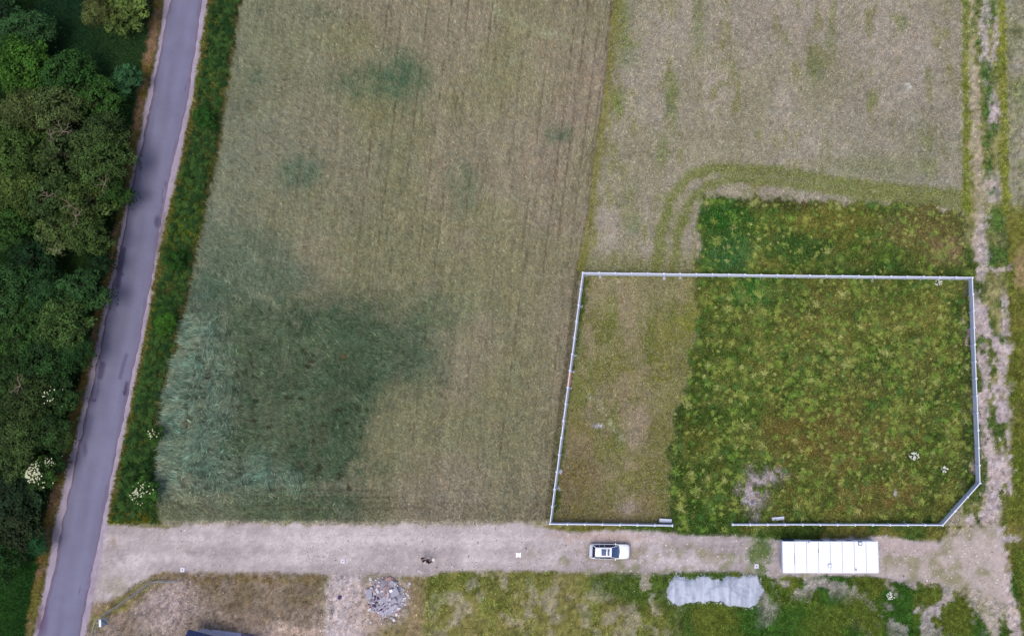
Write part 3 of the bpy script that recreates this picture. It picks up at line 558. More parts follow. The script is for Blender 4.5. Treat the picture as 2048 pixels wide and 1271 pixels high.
P3 = at(Um, Vm, 0.0); crown_z = .05 + .05 * (1 - (2 * T - 1) ** 2)[None, :] + 0 * Um; crown_z[:, 0] = -.02; crown_z[:, -1] = -.02; crown_z[:, 1] = .045; crown_z[:, -2] = .045
Um[:, 1] = Um[:, 0] + .4; Um[:, -2] = Um[:, -1] - .4; P3 = at(Um, Vm, 0.0)
mr, nr = Um.shape; a, b = np.meshgrid(np.arange(mr - 1), np.arange(nr - 1), indexing='ij')
qf = np.stack([a * nr + b, (a + 1) * nr + b, (a + 1) * nr + b + 1, a * nr + b + 1], -1).reshape(-1, 4)
RV = np.stack([P3[0], P3[1], crown_z], -1).reshape(-1, 3)
tag(obj('road', np_mesh('road', RV, qf, road_color(Um, Vm, P3[0], P3[1]).reshape(-1, 3), smooth=True), M['asphalt']), kind='structure')

# ------------------------------------------------------------------ growth: real blades
area = RS * RS
def blades(name, k, wmin, wmax, jit, label, cat, tint=None, hs=(.6, 1.4), xs=(.5, 1.5), seed=1, dscale=1.0, pale=0.0, palec=(1, 1, 1), bright=1.0):
    rng = np.random.default_rng(seed)
    d = np.where(np.isin(kind, k), dens, 0).ravel() * area * dscale
    n = rng.poisson(d); idx = np.repeat(np.arange(d.size), n); N = idx.size
    j = idx // nx; i = idx % nx
    x = X0 + (i + rng.random(N)) * RS; y = Y0 + (j + rng.random(N)) * RS
    c = col.reshape(-1, 3)[idx].astype(np.float32)
    h = hgt.ravel()[idx] * rng.uniform(hs[0], hs[1], N); e = ext.ravel()[idx] * rng.uniform(xs[0], xs[1], N)
    l = ls.ravel()[idx]; a0 = ang.ravel()[idx]
    phi = np.where(rng.random(N) < l, a0 + rng.normal(0, .35, N), rng.uniform(0, 2 * PI, N))
    wd = rng.uniform(wmin, wmax, N)
    dx, dy = np.cos(phi), np.sin(phi); px, py = -dy * wd / 2, dx * wd / 2
    z0 = -0.03
    B1 = np.stack([x - px, y - py, np.full(N, z0) + h * .25], -1); B2 = np.stack([x + px, y + py, np.full(N, z0) + h * .25], -1); T_ = np.stack([x + dx * e, y + dy * e, z0 + h], -1)
    VV = np.stack([B1, B2, T_], 1).reshape(-1, 3)
    b = np.exp(rng.normal(0, jit, N)) * bright
    hue = rng.normal(0, .035, N)
    c = c * b[:, None]; c[:, 0] *= 1 + hue; c[:, 2] *= 1 - hue * .8
    if pale:
        s = rng.random(N) < pale; c[s] = c[s] * .45 + np.array(palec) * .55 * rng.uniform(.7, 1.1, s.sum())[:, None]
    c = np.clip(c, 0.004, .85)
    CC = np.repeat(c, 3, axis=0)
    me = np_mesh(name, VV, np.arange(N * 3).reshape(-1, 3), CC)
    o = obj(name, me, M['blade']); tag(o, label, cat, kind='stuff'); return N
cnt = 0
dens0, ext0, hgt0 = dens.copy(), ext.copy(), hgt.copy()
lmask = np.clip(lodged * 1.2, 0, 1) * (holes < .4) * (.25 + .75 * sst(.35, .6, n_b))
bmask = fld * BIG * (holes < .4) * sst(.5, .66, n_b) * .35
dens = lmask * 34 + bmask * 34; ext = .55 + 0 * ext; hgt = .52 + 0 * hgt
cnt += blades('lodged_rye', [1], .05, .085, .45, 'long flattened blue green rye stalks swept over near the road verge', 'rye', seed=12, pale=.22, palec=srgb(180, 192, 170), bright=1.04)
dens, ext, hgt = dens0, ext0, hgt0
cnt += blades('rye', [1], .035, .07, .34, 'standing and lodged rye in tan and blue green patches beside the asphalt road', 'rye', seed=2, pale=.10, palec=srgb(200, 194, 170), bright=1.06)
cnt += blades('sparse_cereal', [0], .035, .075, .46, 'thin straw coloured cereal with green weed streaks around the walled plot', 'cereal', seed=3, pale=.25, palec=srgb(200, 192, 176), bright=1.0)
cnt += blades('weeds', [2], .05, .10, .45, 'mixed green and brownish weeds inside and north of the concrete wall', 'weeds', seed=4, pale=.08, palec=srgb(170, 174, 110), bright=1.02)
cnt += blades('verge_grass', [3], .05, .10, .50, 'dark green grass and nettles between asphalt road and rye', 'grass', seed=5)
cnt += blades('yard_grass', [4, 5], .045, .09, .48, 'short patchy grass on the ground south of the dirt road', 'grass', seed=6)
cnt += blades('track_grass', [8], .045, .09, .48, 'tufts of grass along the worn field track east of the wall', 'grass', seed=7)
cnt += blades('woodland_undergrowth', [6], .05, .12, .30, 'dark green undergrowth below the trees west of the road', 'undergrowth', seed=8)

# broader leafy rosettes of tall weeds in the plots, many hundreds that nobody could count
def rosettes(name, pts, label, seed):
    rng = np.random.default_rng(seed); VV = []; CC = []
    for (x, y, r, c, nl, hh) in pts:
        nl = int(nl * 1.4)
        ph = rng.uniform(0, 2 * PI, nl); e = r * rng.uniform(.35, 1.0, nl); wd = rng.uniform(.035, .08, nl)
        z1 = hh * rng.uniform(.6, 1.1, nl); ox = rng.normal(0, r * .25, nl); oy = rng.normal(0, r * .25, nl)
        dx, dy = np.cos(ph), np.sin(ph)
        A = np.stack([x + ox - dy * wd / 2, y + oy + dx * wd / 2, z1 * .8], -1); B = np.stack([x + ox + dy * wd / 2, y + oy - dx * wd / 2, z1 * .8], -1); C_ = np.stack([x + ox + dx * e, y + oy + dy * e, z1], -1)
        VV.append(np.stack([A, B, C_], 1).reshape(-1, 3)); cc = np.array(c)[None] * np.exp(rng.normal(0, .22, nl))[:, None]; CC.append(np.repeat(cc, 3, 0))
    VV = np.concatenate(VV); CC = np.clip(np.concatenate(CC), .004, .8)
    tag(obj(name, np_mesh(name, VV, np.arange(len(VV)).reshape(-1, 3), CC), M['blade']), label, 'weeds', kind='stuff')
rs_pts = []
rng = np.random.default_rng(77)
for t in range(6200):
    u = rng.uniform(1345, 1955); v = rng.uniform(390, 1060)
    p = at(u, v, 0); kk = int(sample(kind, np.array(p.x), np.array(p.y)))
    if kk != 2: continue
    if float(sample(bare, np.array(p.x), np.array(p.y))) > .4 or (u - 1504.5) ** 2 + (v - 1003) ** 2 < 130: continue
    nn = float(sample(n_b, np.array(p.x), np.array(p.y)))
    pal = rng.random()
    if u > 1940 and v > 560: continue
    dens_here = .62 if (1560 < u < 1935 and 620 < v < 960) else .4
    if rng.random() > dens_here: continue
    c = srgb(160, 164, 98) if pal < .12 else srgb(138, 150, 72) if pal < .45 else srgb(108, 138, 56) if pal < .8 else srgb(70, 110, 52)
    bb_ = max(math.exp(-((u - 1690) / 120) ** 2 - ((v - 895) / 60) ** 2), math.exp(-((u - 1750) / 100) ** 2 - ((v - 1000) / 30) ** 2))
    if rng.random() < bb_ * .55: continue
    lc = sample(col, np.array(p.x), np.array(p.y)); c = np.array(c) * .78 + lc * .40
    rs_pts.append((p.x, p.y, float(np.clip(rng.lognormal(-1.2, .55), .12, 1.0)), c, int(rng.uniform(18, 40)), rng.uniform(.25, .6)))
for t in range(900):
    v = rng.uniform(0, 1040); u = rng.uniform(float(ip(v, SH_R)) + 14, float(ip(v, CR_L)) - 6)
    p = at(u, v, 0); rs_pts.append((p.x, p.y, rng.uniform(.3, .7), srgb(66, 96, 46) if rng.random() < .5 else srgb(42, 70, 36), int(rng.uniform(20, 40)), rng.uniform(.3, .7)))
rosettes('tall_weeds', rs_pts, 'pale yellow green leafy weed clumps scattered over the plots', 5)

# pebbles and clods on the dirt road
rng = np.random.default_rng(5)
N = 14000; u = rng.uniform(190, 2010, N); v = rng.uniform(1045, 1240, N); P = at(u, v, 0.0)
kk = sample(kind, P[0], P[1]); gl = sample(green, P[0], P[1]); keep = ((kk == 5) | ((kk == 8) & (gl < .2))) & (gl < .5); keep &= (rng.random(N) < .25 + .75 * (u > 600)); x, y = P[0][keep], P[1][keep]; N = keep.sum()
sz = rng.gamma(1.8, .017, N) + .018; tone = rng.random(N)
oct_ = np.array([[1, 0, 0], [0, 1, 0], [-1, 0, 0], [0, -1, 0], [0, 0, .8]]); of = np.array([[0, 1, 4], [1, 2, 4], [2, 3, 4], [3, 0, 4]])
VV = (oct_[None] * sz[:, None, None] * rng.uniform(.6, 1.2, (N, 5, 3))) + np.stack([x, y, np.zeros(N)], -1)[:, None]
FF = (of[None] + (np.arange(N) * 5)[:, None, None]).reshape(-1, 3)
cc = np.where(tone[:, None] < .35, srgb(214, 206, 210)[None], np.where(tone[:, None] < .7, srgb(150, 140, 138)[None], srgb(126, 118, 110)[None]))
tag(obj('pebbles', np_mesh('pebbles', VV.reshape(-1, 3), FF, np.repeat(cc, 5, 0)), M['blade']), 'pale and dark pebbles scattered over the dirt road', 'pebbles', kind='stuff')

# ------------------------------------------------------------------ trees
def crown_mesh(name, r, depth, nb, nl, seed, leaf=.30, sparse=0.0, flat=.75):
    rng = np.random.default_rng(seed); P = []; Nn = []; Tn = []
    for b in range(nb):
        a = b * 2.39996 + rng.uniform(-.3, .3); q = math.sqrt((b + .4) / nb) * (r * .80); rr_ = r * rng.uniform(.15, .33) * (1.12 - .25 * q / r)
        cz = depth * (.58 * (1 - (q / r) ** 2)) + rng.uniform(-.9, .7)
        c = np.array([q * math.cos(a), q * math.sin(a), cz]); n = int(nl / nb * (rr_ / (r * .3)) ** 2)
        d = rng.normal(0, 1, (n, 3)); d /= np.linalg.norm(d, axis=1)[:, None]; d[:, 2] = np.where(d[:, 2] < -.35, -d[:, 2], d[:, 2])
        rad = rr_ * rng.uniform(.72, 1.10, n)[:, None] * (1 + .16 * np.sin(d[:, :1] * 6 + b) * np.cos(d[:, 1:2] * 5))
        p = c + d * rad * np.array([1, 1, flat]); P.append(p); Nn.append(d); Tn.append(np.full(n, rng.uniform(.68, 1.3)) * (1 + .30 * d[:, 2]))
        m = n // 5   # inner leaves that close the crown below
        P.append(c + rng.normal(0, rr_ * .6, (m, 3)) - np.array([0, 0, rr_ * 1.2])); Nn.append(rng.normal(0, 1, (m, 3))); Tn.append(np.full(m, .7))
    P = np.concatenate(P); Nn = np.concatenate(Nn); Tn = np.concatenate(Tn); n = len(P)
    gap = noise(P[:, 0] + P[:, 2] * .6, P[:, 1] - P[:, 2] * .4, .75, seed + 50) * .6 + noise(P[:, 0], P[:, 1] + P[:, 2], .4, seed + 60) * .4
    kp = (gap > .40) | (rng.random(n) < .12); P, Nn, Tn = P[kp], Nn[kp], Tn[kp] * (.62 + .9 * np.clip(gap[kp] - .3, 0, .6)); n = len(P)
    Nn = Nn + rng.normal(0, .55, Nn.shape) + np.array([0, 0, .35]); Nn /= np.linalg.norm(Nn, axis=1)[:, None] + 1e-9
    A = np.cross(Nn, rng.normal(0, 1, Nn.shape)); A /= np.linalg.norm(A, axis=1)[:, None] + 1e-9; B = np.cross(Nn, A)
    s = (leaf * rng.uniform(.55, 1.25, n))[:, None]
    V3 = np.stack([P - A * s * .5, P + B * s * .42, P + A * s * .5, P - B * s * .36], 1).reshape(-1, 3)
    f = np.arange(n * 4).reshape(-1, 4)
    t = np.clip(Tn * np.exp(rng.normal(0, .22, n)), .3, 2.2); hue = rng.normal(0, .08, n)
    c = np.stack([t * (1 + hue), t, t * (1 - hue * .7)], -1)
    return np_mesh(name, V3, f, np.repeat(c, 4, 0))
def limbs_mesh(name, h, r, seed, dead=False):
    rg = random.Random(seed); mb = MB(); 
    if not dead:
        mb.tube([(0, 0, -.2), (.1, 0, h * .3), (rg.uniform(-.3, .3), rg.uniform(-.3, .3), h * .62), (rg.uniform(-.5, .5), rg.uniform(-.5, .5), h * .85)], [.26, .2, .13, .05], 8)
        for k in range(9):
            a = k * 2.4 + rg.random(); z = h * rg.uniform(.35, .7); L = r * rg.uniform(.5, .8)
            mb.tube([(0, 0, z), (math.cos(a) * L * .5, math.sin(a) * L * .5, z + h * .08), (math.cos(a) * L, math.sin(a) * L, z + h * rg.uniform(.1, .2))], [.1, .06, .02], 5)
    else:
        for k in range(6):
            a = k * .95 * (1 if seed < 7 else .55) + rg.uniform(-.3, .3); L = r * rg.uniform(.3, 1.25); p = Vector((0, 0, 0)); pts = [p.copy()]
            for s in range(4):
                a += rg.uniform(-.5, .5); p = p + Vector((math.cos(a), math.sin(a), rg.uniform(-.05, .35))) * L / 4; pts.append(p.copy())
                if s in (1, 2):
                    a2 = a + rg.choice((-.9, .9)); e = p + Vector((math.cos(a2), math.sin(a2), .1)) * L * .3; mb.tube([p, (p + e) / 2 + Vector((0, 0, .05)), e], [.035, .025, .012], 4)
            mb.tube(pts, [.05, .042, .034, .024, .012], 5)
    return mb.mesh(name)
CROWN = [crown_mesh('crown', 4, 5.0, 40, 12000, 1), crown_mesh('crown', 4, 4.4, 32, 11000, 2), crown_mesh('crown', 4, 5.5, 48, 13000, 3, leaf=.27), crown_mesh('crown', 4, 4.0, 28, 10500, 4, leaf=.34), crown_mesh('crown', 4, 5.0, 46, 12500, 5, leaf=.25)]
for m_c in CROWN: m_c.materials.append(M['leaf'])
TRUNK = [limbs_mesh('trunk', 10, 4, 1), limbs_mesh('trunk', 10, 4, 2)]
for t_ in TRUNK: t_.materials.append(M['bark'])
DEAD = [limbs_mesh('dead_branches', 1, 2.0, 5, True), limbs_mesh('dead_branches', 1, 1.6, 8, True)]
for t_ in DEAD: t_.materials.append(M['deadwood'])
def tint(r, g, b):
    m = (r + g + b) / 3; r, g, b = [c * .86 + m * .14 for c in (r, g, b)]
    if r > .8 * g: r *= .90; g *= 1.0; b *= .92
    else: r *= 1.12; g *= 1.08; b *= .95
    return (*[float(x) for x in srgb(r, g, b, .60)], 1.0)
def tree(u, v, rp, h, var, tc, label, name='broadleaf_tree', cat='tree', group='trees of the wood west of the road', dead=None, flowers=0, rot=None, fcol='petal'):
    """crown centre stands over plan point (u, v); rp = crown radius in survey units"""
    if h > 6: h = 4.2 + (h - 6) * .42
    zc = h * .72; p = at(u, v, zc); r = rp * (H - zc) / F * 1.0
    t = empty(name, (p.x, p.y, 0)); tag(t, label, cat, group)
    k = r / 4.0; a = rot if rot is not None else (u * 7.13 + v * 3.7) % 6.28
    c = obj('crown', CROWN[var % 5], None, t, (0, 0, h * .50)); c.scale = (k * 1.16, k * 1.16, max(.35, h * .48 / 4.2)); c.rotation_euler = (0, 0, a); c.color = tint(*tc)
    tr = obj('trunk', TRUNK[var % 2], None, t); tr.scale = (h / 10 * .9, h / 10 * .9, h / 10); tr.rotation_euler = (0, 0, a)
    for d in (dead or []):
        q = at(d[0], d[1], h * .93); o = obj('dead_branches', DEAD[d[2] % 2], None, t, (q.x - p.x, q.y - p.y, h * .92)); o.rotation_euler = (0, 0, d[0]); s = d[3] if len(d) > 3 else 1; o.scale = (s * .8, s * .8, s * .8)
    if flowers:
        rg = np.random.default_rng(int(u * v) % 1000); mb = MB()
        for i in range(flowers):
            aa = rg.normal(0, .5) + (i % 6) * 1.05 + u; q = math.sqrt(rg.random()) * r * (.65 + .35 * math.sin((i % 6) * 2.1 + v))
            z = h * .55 + h * .42 * (1 - (q / r) ** 2) + .1; s = rg.uniform(.04, .11); x, y = q * math.cos(aa), q * math.sin(aa)
            mb.add([(x + s, y, z), (x + s * .3, y + s, z - .02), (x - s * .8, y + s * .5, z), (x - s * .7, y - s * .6, z - .03), (x + s * .4, y - s, z), (x, y, z + .05)], [(0, 1, 5), (1, 2, 5), (2, 3, 5), (3, 4, 5), (4, 0, 5)])
        tag(mb.build('flower_heads', M[fcol], t), kind='stuff')
    return t
TREES = [
 (42, 62, 56, 9, 0, (46, 86, 48), 'blue green tree in the upper left corner beside the dark meadow'),
 (-20, 20, 50, 9, 1, (30, 62, 34), 'dark tree cut by the left edge above the blue green corner tree'),
 (238, 8, 62, 8, 3, (104, 116, 52), 'yellowish sparse tree at the top edge next to the road'),
 (195, 20, 34, 6, 4, (112, 112, 60), 'pale brownish small tree at the top edge left of the sparse roadside tree'),
 (40, 130, 62, 12, 2, (58, 104, 32), 'bright green round tree just below the blue green corner tree'),
 (125, 150, 58, 11, 0, (42, 84, 34), 'deep green tree along the dark meadow edge'),
 (190, 195, 50, 10, 1, (50, 92, 36), 'green tree at the meadow corner closest to the lone teal bush'),
 (45, 225, 56, 12, 4, (92, 98, 50), 'olive brown tree left of the wood below the bright green round tree'),
 (115, 215, 52, 12, 2, (96, 104, 56), 'pale olive tree with yellowish tips in the upper middle of the wood'),
 (205, 262, 46, 11, 4, (74, 92, 46), 'grey olive tree on the road side of the upper wood'),
 (35, 305, 56, 13, 0, (82, 104, 42), 'yellow green tree at the left edge halfway down the upper wood'),
 (118, 300, 58, 13, 1, (80, 94, 48), 'olive tree with long bare grey branches across its top', [(125, 262, 0, 1.0), (100, 270, 1, .8)]),
 (205, 325, 52, 12, 2, (80, 100, 46), 'olive green tree whose crown reaches nearly to the asphalt edge', [(208, 368, 0, .8)]),
 (28, 385, 54, 13, 4, (94, 108, 46), 'light olive tree at the left edge beside the reddish bare twigs'),
 (100, 395, 56, 12, 0, (72, 92, 44), 'dull olive tree with reddish bare twigs in its crown', [(95, 392, 1, .8)]),
 (165, 405, 54, 13, 1, (66, 92, 42), 'green tree with orange tinted bare branches on top', [(150, 432, 1, .9), (140, 410, 0, .8)]),
 (226, 385, 32, 9, 3, (48, 86, 36), 'small green tree pressed against the road shoulder'),
 (15, 450, 44, 11, 2, (52, 92, 38), 'fresh green tree at the left edge above the dark hollow'),
 (112, 462, 44, 12, 3, (94, 106, 54), 'light olive tree on the upper rim of the dark hollow', [(112, 500, 0, .7)]),
 (172, 468, 40, 12, 2, (86, 104, 48), 'round olive tree on the rim of the dark hollow nearest the road'),
 (60, 512, 48, 7, 1, (26, 60, 32), 'low dark green tree inside the dark hollow'),
 (196, 525, 26, 5, 3, (26, 58, 30), 'small dark shrub like tree between hollow and road'),
 (20, 580, 52, 10, 0, (48, 88, 44), 'mid green tree at the left edge below the dark hollow'),
 (92, 575, 44, 9, 4, (38, 76, 40), 'dark bluish green tree below the hollow'),
 (160, 580, 50, 10, 3, (44, 84, 44), 'bluish green tree below the hollow on the road side'),
 (125, 650, 54, 11, 2, (62, 94, 46), 'round grey green tree in the middle of the lower wood'),
 (35, 660, 54, 10, 1, (48, 86, 36), 'green tree left of the round grey green one'),
 (85, 720, 50, 10, 0, (38, 74, 34), 'dark green tree below the round grey green one'),
 (150, 705, 34, 8, 4, (36, 76, 36), 'narrow dark green tree bordering the brown roadside strip'),
 (20, 745, 46, 10, 3, (42, 72, 34), 'dark tree at the left edge level with the patched asphalt'),
 (55, 795, 50, 10, 2, (66, 80, 38), 'brownish green tree with thin bare twigs', [(40, 770, 1, .9)]),
 (112, 790, 42, 8, 1, (40, 74, 34), 'dark green tree carrying small white blossoms at its road side'),
 (35, 865, 50, 10, 4, (74, 92, 44), 'olive tree above the flowering elder at the left'),
 (95, 862, 42, 8, 0, (44, 76, 36), 'dark green tree directly above the flowering elder'),
 (12, 925, 42, 9, 1, (78, 96, 48), 'pale olive tree at the left edge beside the flowering elder'),
 (25, 995, 50, 7, 3, (30, 54, 34), 'dark grey green tree below the flowering elder'),
 (20, 1065, 46, 7, 2, (56, 66, 40), 'dull brownish tree near the left edge above the dark grass'),
 (-5, 1128, 36, 6, 0, (40, 78, 36), 'small green tree cut by the left edge above the dark grass'),
]
for t in TREES:
    fl = 22 if 'white blossoms' in t[6] else 0
    tree(t[0], t[1], t[2], t[3], t[4], t[5], t[6], dead=(t[7] if len(t) > 7 else None), flowers=fl)
G = 'shrubs along the road'
tree(250, 155, 32, 4, 3, (50, 100, 66), 'lone teal green bush in the meadow beside the brown roadside strip', 'bush', 'bush', G)
tree(68, 1085, 26, 3.5, 4, (34, 84, 50), 'teal shrub at the wood edge below the flowering elder', 'bush', 'bush', G)
tree(200, 108, 0.1 + 22, 3, 1, (44, 66, 34), 'dull green bush at the meadow edge right of the deep green tree', 'bush', 'bush', G) if False else None
tree(78, 946, 32, 5, 3, (48, 84, 34), 'elder covered in cream flower heads at the wood edge', 'elder_bush', 'bush', G, flowers=210)
tree(108, 925, 20, 4, 1, (36, 72, 34), 'small elder with few cream flowers right beside the big flowering elder', 'elder_bush', 'bush', G, flowers=30)
tree(136, 118, 17, 2.5, 1, (34, 56, 28), 'little elder with white flowers at the rim of the dark meadow', 'elder_bush', 'bush', G, flowers=24, fcol='white_petal')
tree(285, 985, 31, 3.2, 3, (52, 96, 34), 'elder with white flower heads on the verge at the dirt road corner', 'elder_bush', 'bush', G, flowers=70, fcol='petal')
tree(308, 868, 17, 2.6, 1, (56, 100, 36), 'small flowering elder at the verge edge touching the lodged rye', 'elder_bush', 'bush', G, flowers=22, fcol='petal')
tree(330, 645, 22, 2.0, 4, (62, 116, 34), 'bright green bush on the verge opposite the round grey green tree', 'bush', 'bush', G)
tree(410, 235, 22, 1.8, 2, (46, 96, 36), 'green bush on the verge near the upper end of the rye', 'bush', 'bush', G)
tree(352, 520, 20, 1.6, 0, (44, 90, 34), 'low green bush midway along the verge', 'bush', 'bush', G)

def flower_patch(u, v, rp, n, label):
    p = at(u, v, 0); t = empty('flowering_plant', (p.x, p.y, 0)); tag(t, label, 'plant', 'white flowering plants in the walled plot')
    rg = random.Random(int(u)); st = MB(); fl = MB(); r = rp / 16.1
    for i in range(n):
        a = rg.uniform(0, 6.28); q = r * math.sqrt(rg.random()); x, y = q * math.cos(a), q * math.sin(a) * .8; z = rg.uniform(.45, .7)
        st.tube([(x * .6, y * .6, 0), (x, y, z)], [.012, .006], 3); s = rg.uniform(.06, .12)
        fl.add([(x + s, y, z), (x, y + s, z + .01), (x - s, y, z), (x, y - s, z + .01), (x, y, z + .04)], [(0, 1, 4), (1, 2, 4), (2, 3, 4), (3, 0, 4)])
    tag(st.build('stems', mat_stem, t), kind='stuff'); tag(fl.build('flower_heads', M['white_petal'], t), kind='stuff')
mat_stem = mat('stem_green', srgb(92, 120, 60), rough=.9)
flower_patch(1826, 911, 10, 46, 'larger white flowering plant in the lower right of the walled plot')
flower_patch(1886, 937, 7, 22, 'smaller white flowering plant nearest the wall bend')
flower_patch(1874, 565, 8, 20, 'white flowering plant at the foot of the north wall')
flower_patch(1778, 1189, 9, 20, 'white flowers in the grass south of the white cabin')

# ------------------------------------------------------------------ concrete wall around the plot
HW = 1.55
CORN = [(1345, 1047), (1104, 1043.5), (1168.5, 549.5), (1936, 559), (1951, 963), (1877, 1046), (1464, 1045)]
fence = empty('concrete_fence', tuple(at(1345, 1047, 0))); fo = Vector(fence.location)
tag(fence, 'pale concrete panel wall enclosing the weedy plot, open at its south gate gap', 'fence')
pm = MB(); pm.box((0, 0, HW / 2 + .03), (.17, .24, HW + .08), bev=.02); pm.box((0, 0, HW + .10), (.20, .28, .05), bev=.015, taper=.8)
post_me = pm.mesh('post'); post_me.materials.append(M['concrete'])
def panel_mesh(L):
    mb = MB(); hh = HW / 3
    for k in range(3):
        mb.box((0, 0, hh * k + hh / 2), (L - .17, .05, hh - .012))
        mb.box((0, 0, hh * k + hh * .5), (L - .45, .062, hh * .6), bev=0)
    mb.box((0, 0, HW + .012), (L - .17, .11, .05))
    return mb.mesh('panel')
pan_cache = {}
footings = MB()
for s in range(len(CORN) - 1):
    A = at(*CORN[s], 0); B = at(*CORN[s + 1], 0); d = B - A; L = d.length; n = max(1, round(L / 2.06)); st = L / n; a = math.atan2(d.y, d.x)
    key = round(st, 3)
    if key not in pan_cache:
        me = panel_mesh(st); me.materials.append(M['concrete']); pan_cache[key] = me
    nrm = Vector((-d.y, d.x, 0)).normalized()
    for i in range(n + 1):
        p = A + d * (i / n)
        if i < n or s == len(CORN) - 2:
            o = obj('post', post_me, None, fence, p - fo); o.rotation_euler = (0, 0, a)
        if i < n:
            c = A + d * ((i + .5) / n); o = obj('panel', pan_cache[key], None, fence, c - fo); o.rotation_euler = (random.uniform(-.012, .012), 0, a)
            if s == 1 and abs(c.y - at(1143, 757, 1).y) < st * .5:
                m2 = pan_cache[key].copy(); m2.materials.clear(); m2.materials.append(M['concrete_pink']); o.data = m2; o['label'] = 'pinkish panel in the long west side'
        if s in (1, 2, 5) and random.random() < .45:
            rg = random.Random(i * 7 + s); k = 9; sgn = 1 if s in (1, 2) else -1
            q = p + nrm * (-.22 if s != 5 else -.2) * (1 if s in (1, 2) else 1); rr_ = rg.uniform(.14, .34)
            fm = MB(); ring = [(math.cos(t * 2 * PI / k) * rr_ * rg.uniform(.7, 1.2), math.sin(t * 2 * PI / k) * rr_ * rg.uniform(.7, 1.2), .01) for t in range(k)]
            top = [(x * .6, y * .6, .12 + .03 * rg.random()) for x, y, z in ring]
            fm.add(ring + top, [(t, (t + 1) % k, k + (t + 1) % k, k + t) for t in range(k)] + [tuple(range(k, 2 * k))])
            o = fm.build('footing', M['concrete_spill'], fence, loc=q - fo)
def slab_panel(u, v, rz, label, tilt, z):
    mb = MB(); mb.box((0, 0, 0), (1.5, .05, .5)); mb.box((0, 0, 0), (1.2, .07, .3)); mb.box((0, 0, .24), (1.5, .09, .05)); mb.box((-.7, 0, 0), (.05, .08, .45))
    p = at(u, v, z); o = mb.build('concrete_slab', M['concrete'], loc=p); o.rotation_euler = (tilt, 0, rz); tag(o, label, 'concrete slab', 'loose concrete slabs')
slab_panel(1331, 1040, -.05, 'loose concrete panel leaning on the inner face of the wall beside the gate gap', -1.0, .45)
slab_panel(1556, 1036, .1, 'loose concrete panel lying in the weeds inside the south wall', -.9, .3)

# ------------------------------------------------------------------ white site cabin
SEC = srgb
ca = at(1563, 1075.5, 0); cb = at(1746, 1075.0, 0); cc_ = at(1565, 1143, 0)
zr = 2.75
r_nw = at(1565, 1082, zr); r_se = at(1757.5, 1144, zr)
Lr = r_se.x - r_nw.x; Wr = r_nw.y - r_se.y; cx_, cy_ = (r_nw.x + r_se.x) / 2, (r_nw.y + r_se.y) / 2
cab = empty('site_cabin', (cx_, cy_, 0)); tag(cab, 'long white flat roofed cabin with eight roof panels beside the dirt road', 'cabin')
oh = .07
mb = MB(); mb.box((0, 0, zr / 2 + .1), (Lr - 2 * oh, Wr - 2 * oh, zr - .42)); mb.build('wall', M['white_wall'], cab)
mb = MB()
for x in (-Lr * .32, Lr * .32):
    for y in (-Wr * .3, Wr * .3): mb.box((x, y, .12), (.5, .35, .26))
mb.build('support_block', M['concrete'], cab)
nP = 8; pw_ = Lr / nP
rgc = random.Random(4)
for i in range(nP):
    x = -Lr / 2 + pw_ * (i + .5); mb = MB(); mb.box((x, 0, zr - .05), (pw_ - .07, Wr - .03, .10), bev=.02)
    mb.build('roof_panel', M['white_roof'], cab)
mb = MB(); mb.box((0, 0, zr - .085), (Lr - .02, Wr - .05, .10)); mb.build('roof_base', M['seam'], cab)
mb = MB(); mb.box((0, Wr / 2 + .01, zr - .09), (Lr, .05, .12)); mb.box((0, -Wr / 2 - .01, zr - .09), (Lr, .05, .12)); mb.box((-Lr / 2 - .01, 0, zr - .09), (.05, Wr, .12)); mb.box((Lr / 2 + .01, 0, zr - .09), (.05, Wr, .12)); mb.build('roof_edge', M['white_wall'], cab)
sx = lambda u: at(u, 1079, 1.6).x - cx_
for (u0, u1, z0, z1, nm) in ((1567, 1588, .35, 2.2, 'door'), (1621, 1647, 1.1, 2.0, 'window'), (1660, 1672, 1.2, 2.0, 'window'), (1691, 1702, 1.2, 2.0, 'window')):
    xa, xb = sx(u0), sx(u1); f = MB(); f.box(((xa + xb) / 2, Wr / 2 - oh + .02, (z0 + z1) / 2), (xb - xa + .1, .06, z1 - z0 + .1)); fo_ = f.build(nm, M['white_roof'] if nm == 'window' else M['dark_frame'], cab)
    g = MB(); g.box(((xa + xb) / 2, Wr / 2 - oh + .055, (z0 + z1) / 2), (xb - xa - .04, .03, z1 - z0 - .06)); g.build('pane' if nm == 'window' else 'door_leaf', M['glass'], fo_)
def hatch(u, v, sz, m1, m2, nm, rnd=False):
    p = at(u, v, zr + .08) - Vector((cx_, cy_, 0)); a = MB(); b = MB()
    if rnd:
        a.lathe([(sz * .55, zr), (sz * .55, zr + .09), (sz * .48, zr + .10)], (p.x, p.y, 0), 16); o = a.build(nm, m1, cab); b.lathe([(sz * .48, zr + .09), (sz * .40, zr + .14), (sz * .1, zr + .16)], (p.x, p.y, 0), 16); b.build('dome', m2, o)
    else:
        a.box((p.x, p.y, zr + .05), (sz, sz, .11), bev=.02); o = a.build(nm, m1, cab); b.box((p.x, p.y, zr + .13), (sz * .72, sz * .72, .05), bev=.04); b.build('lid', m2, o)
hatch(1720.5, 1085.5, .46, M['dark_frame'], M['white_wall'], 'roof_hatch'); hatch(1659.5, 1130, .44, M['seam'], M['white_roof'], 'roof_hatch')
hatch(1712, 1138, .24, M['seam'], M['seam'], 'roof_vent', True); hatch(1617.5, 1080.5 + 3, .16, M['seam'], M['seam'], 'roof_vent', True)
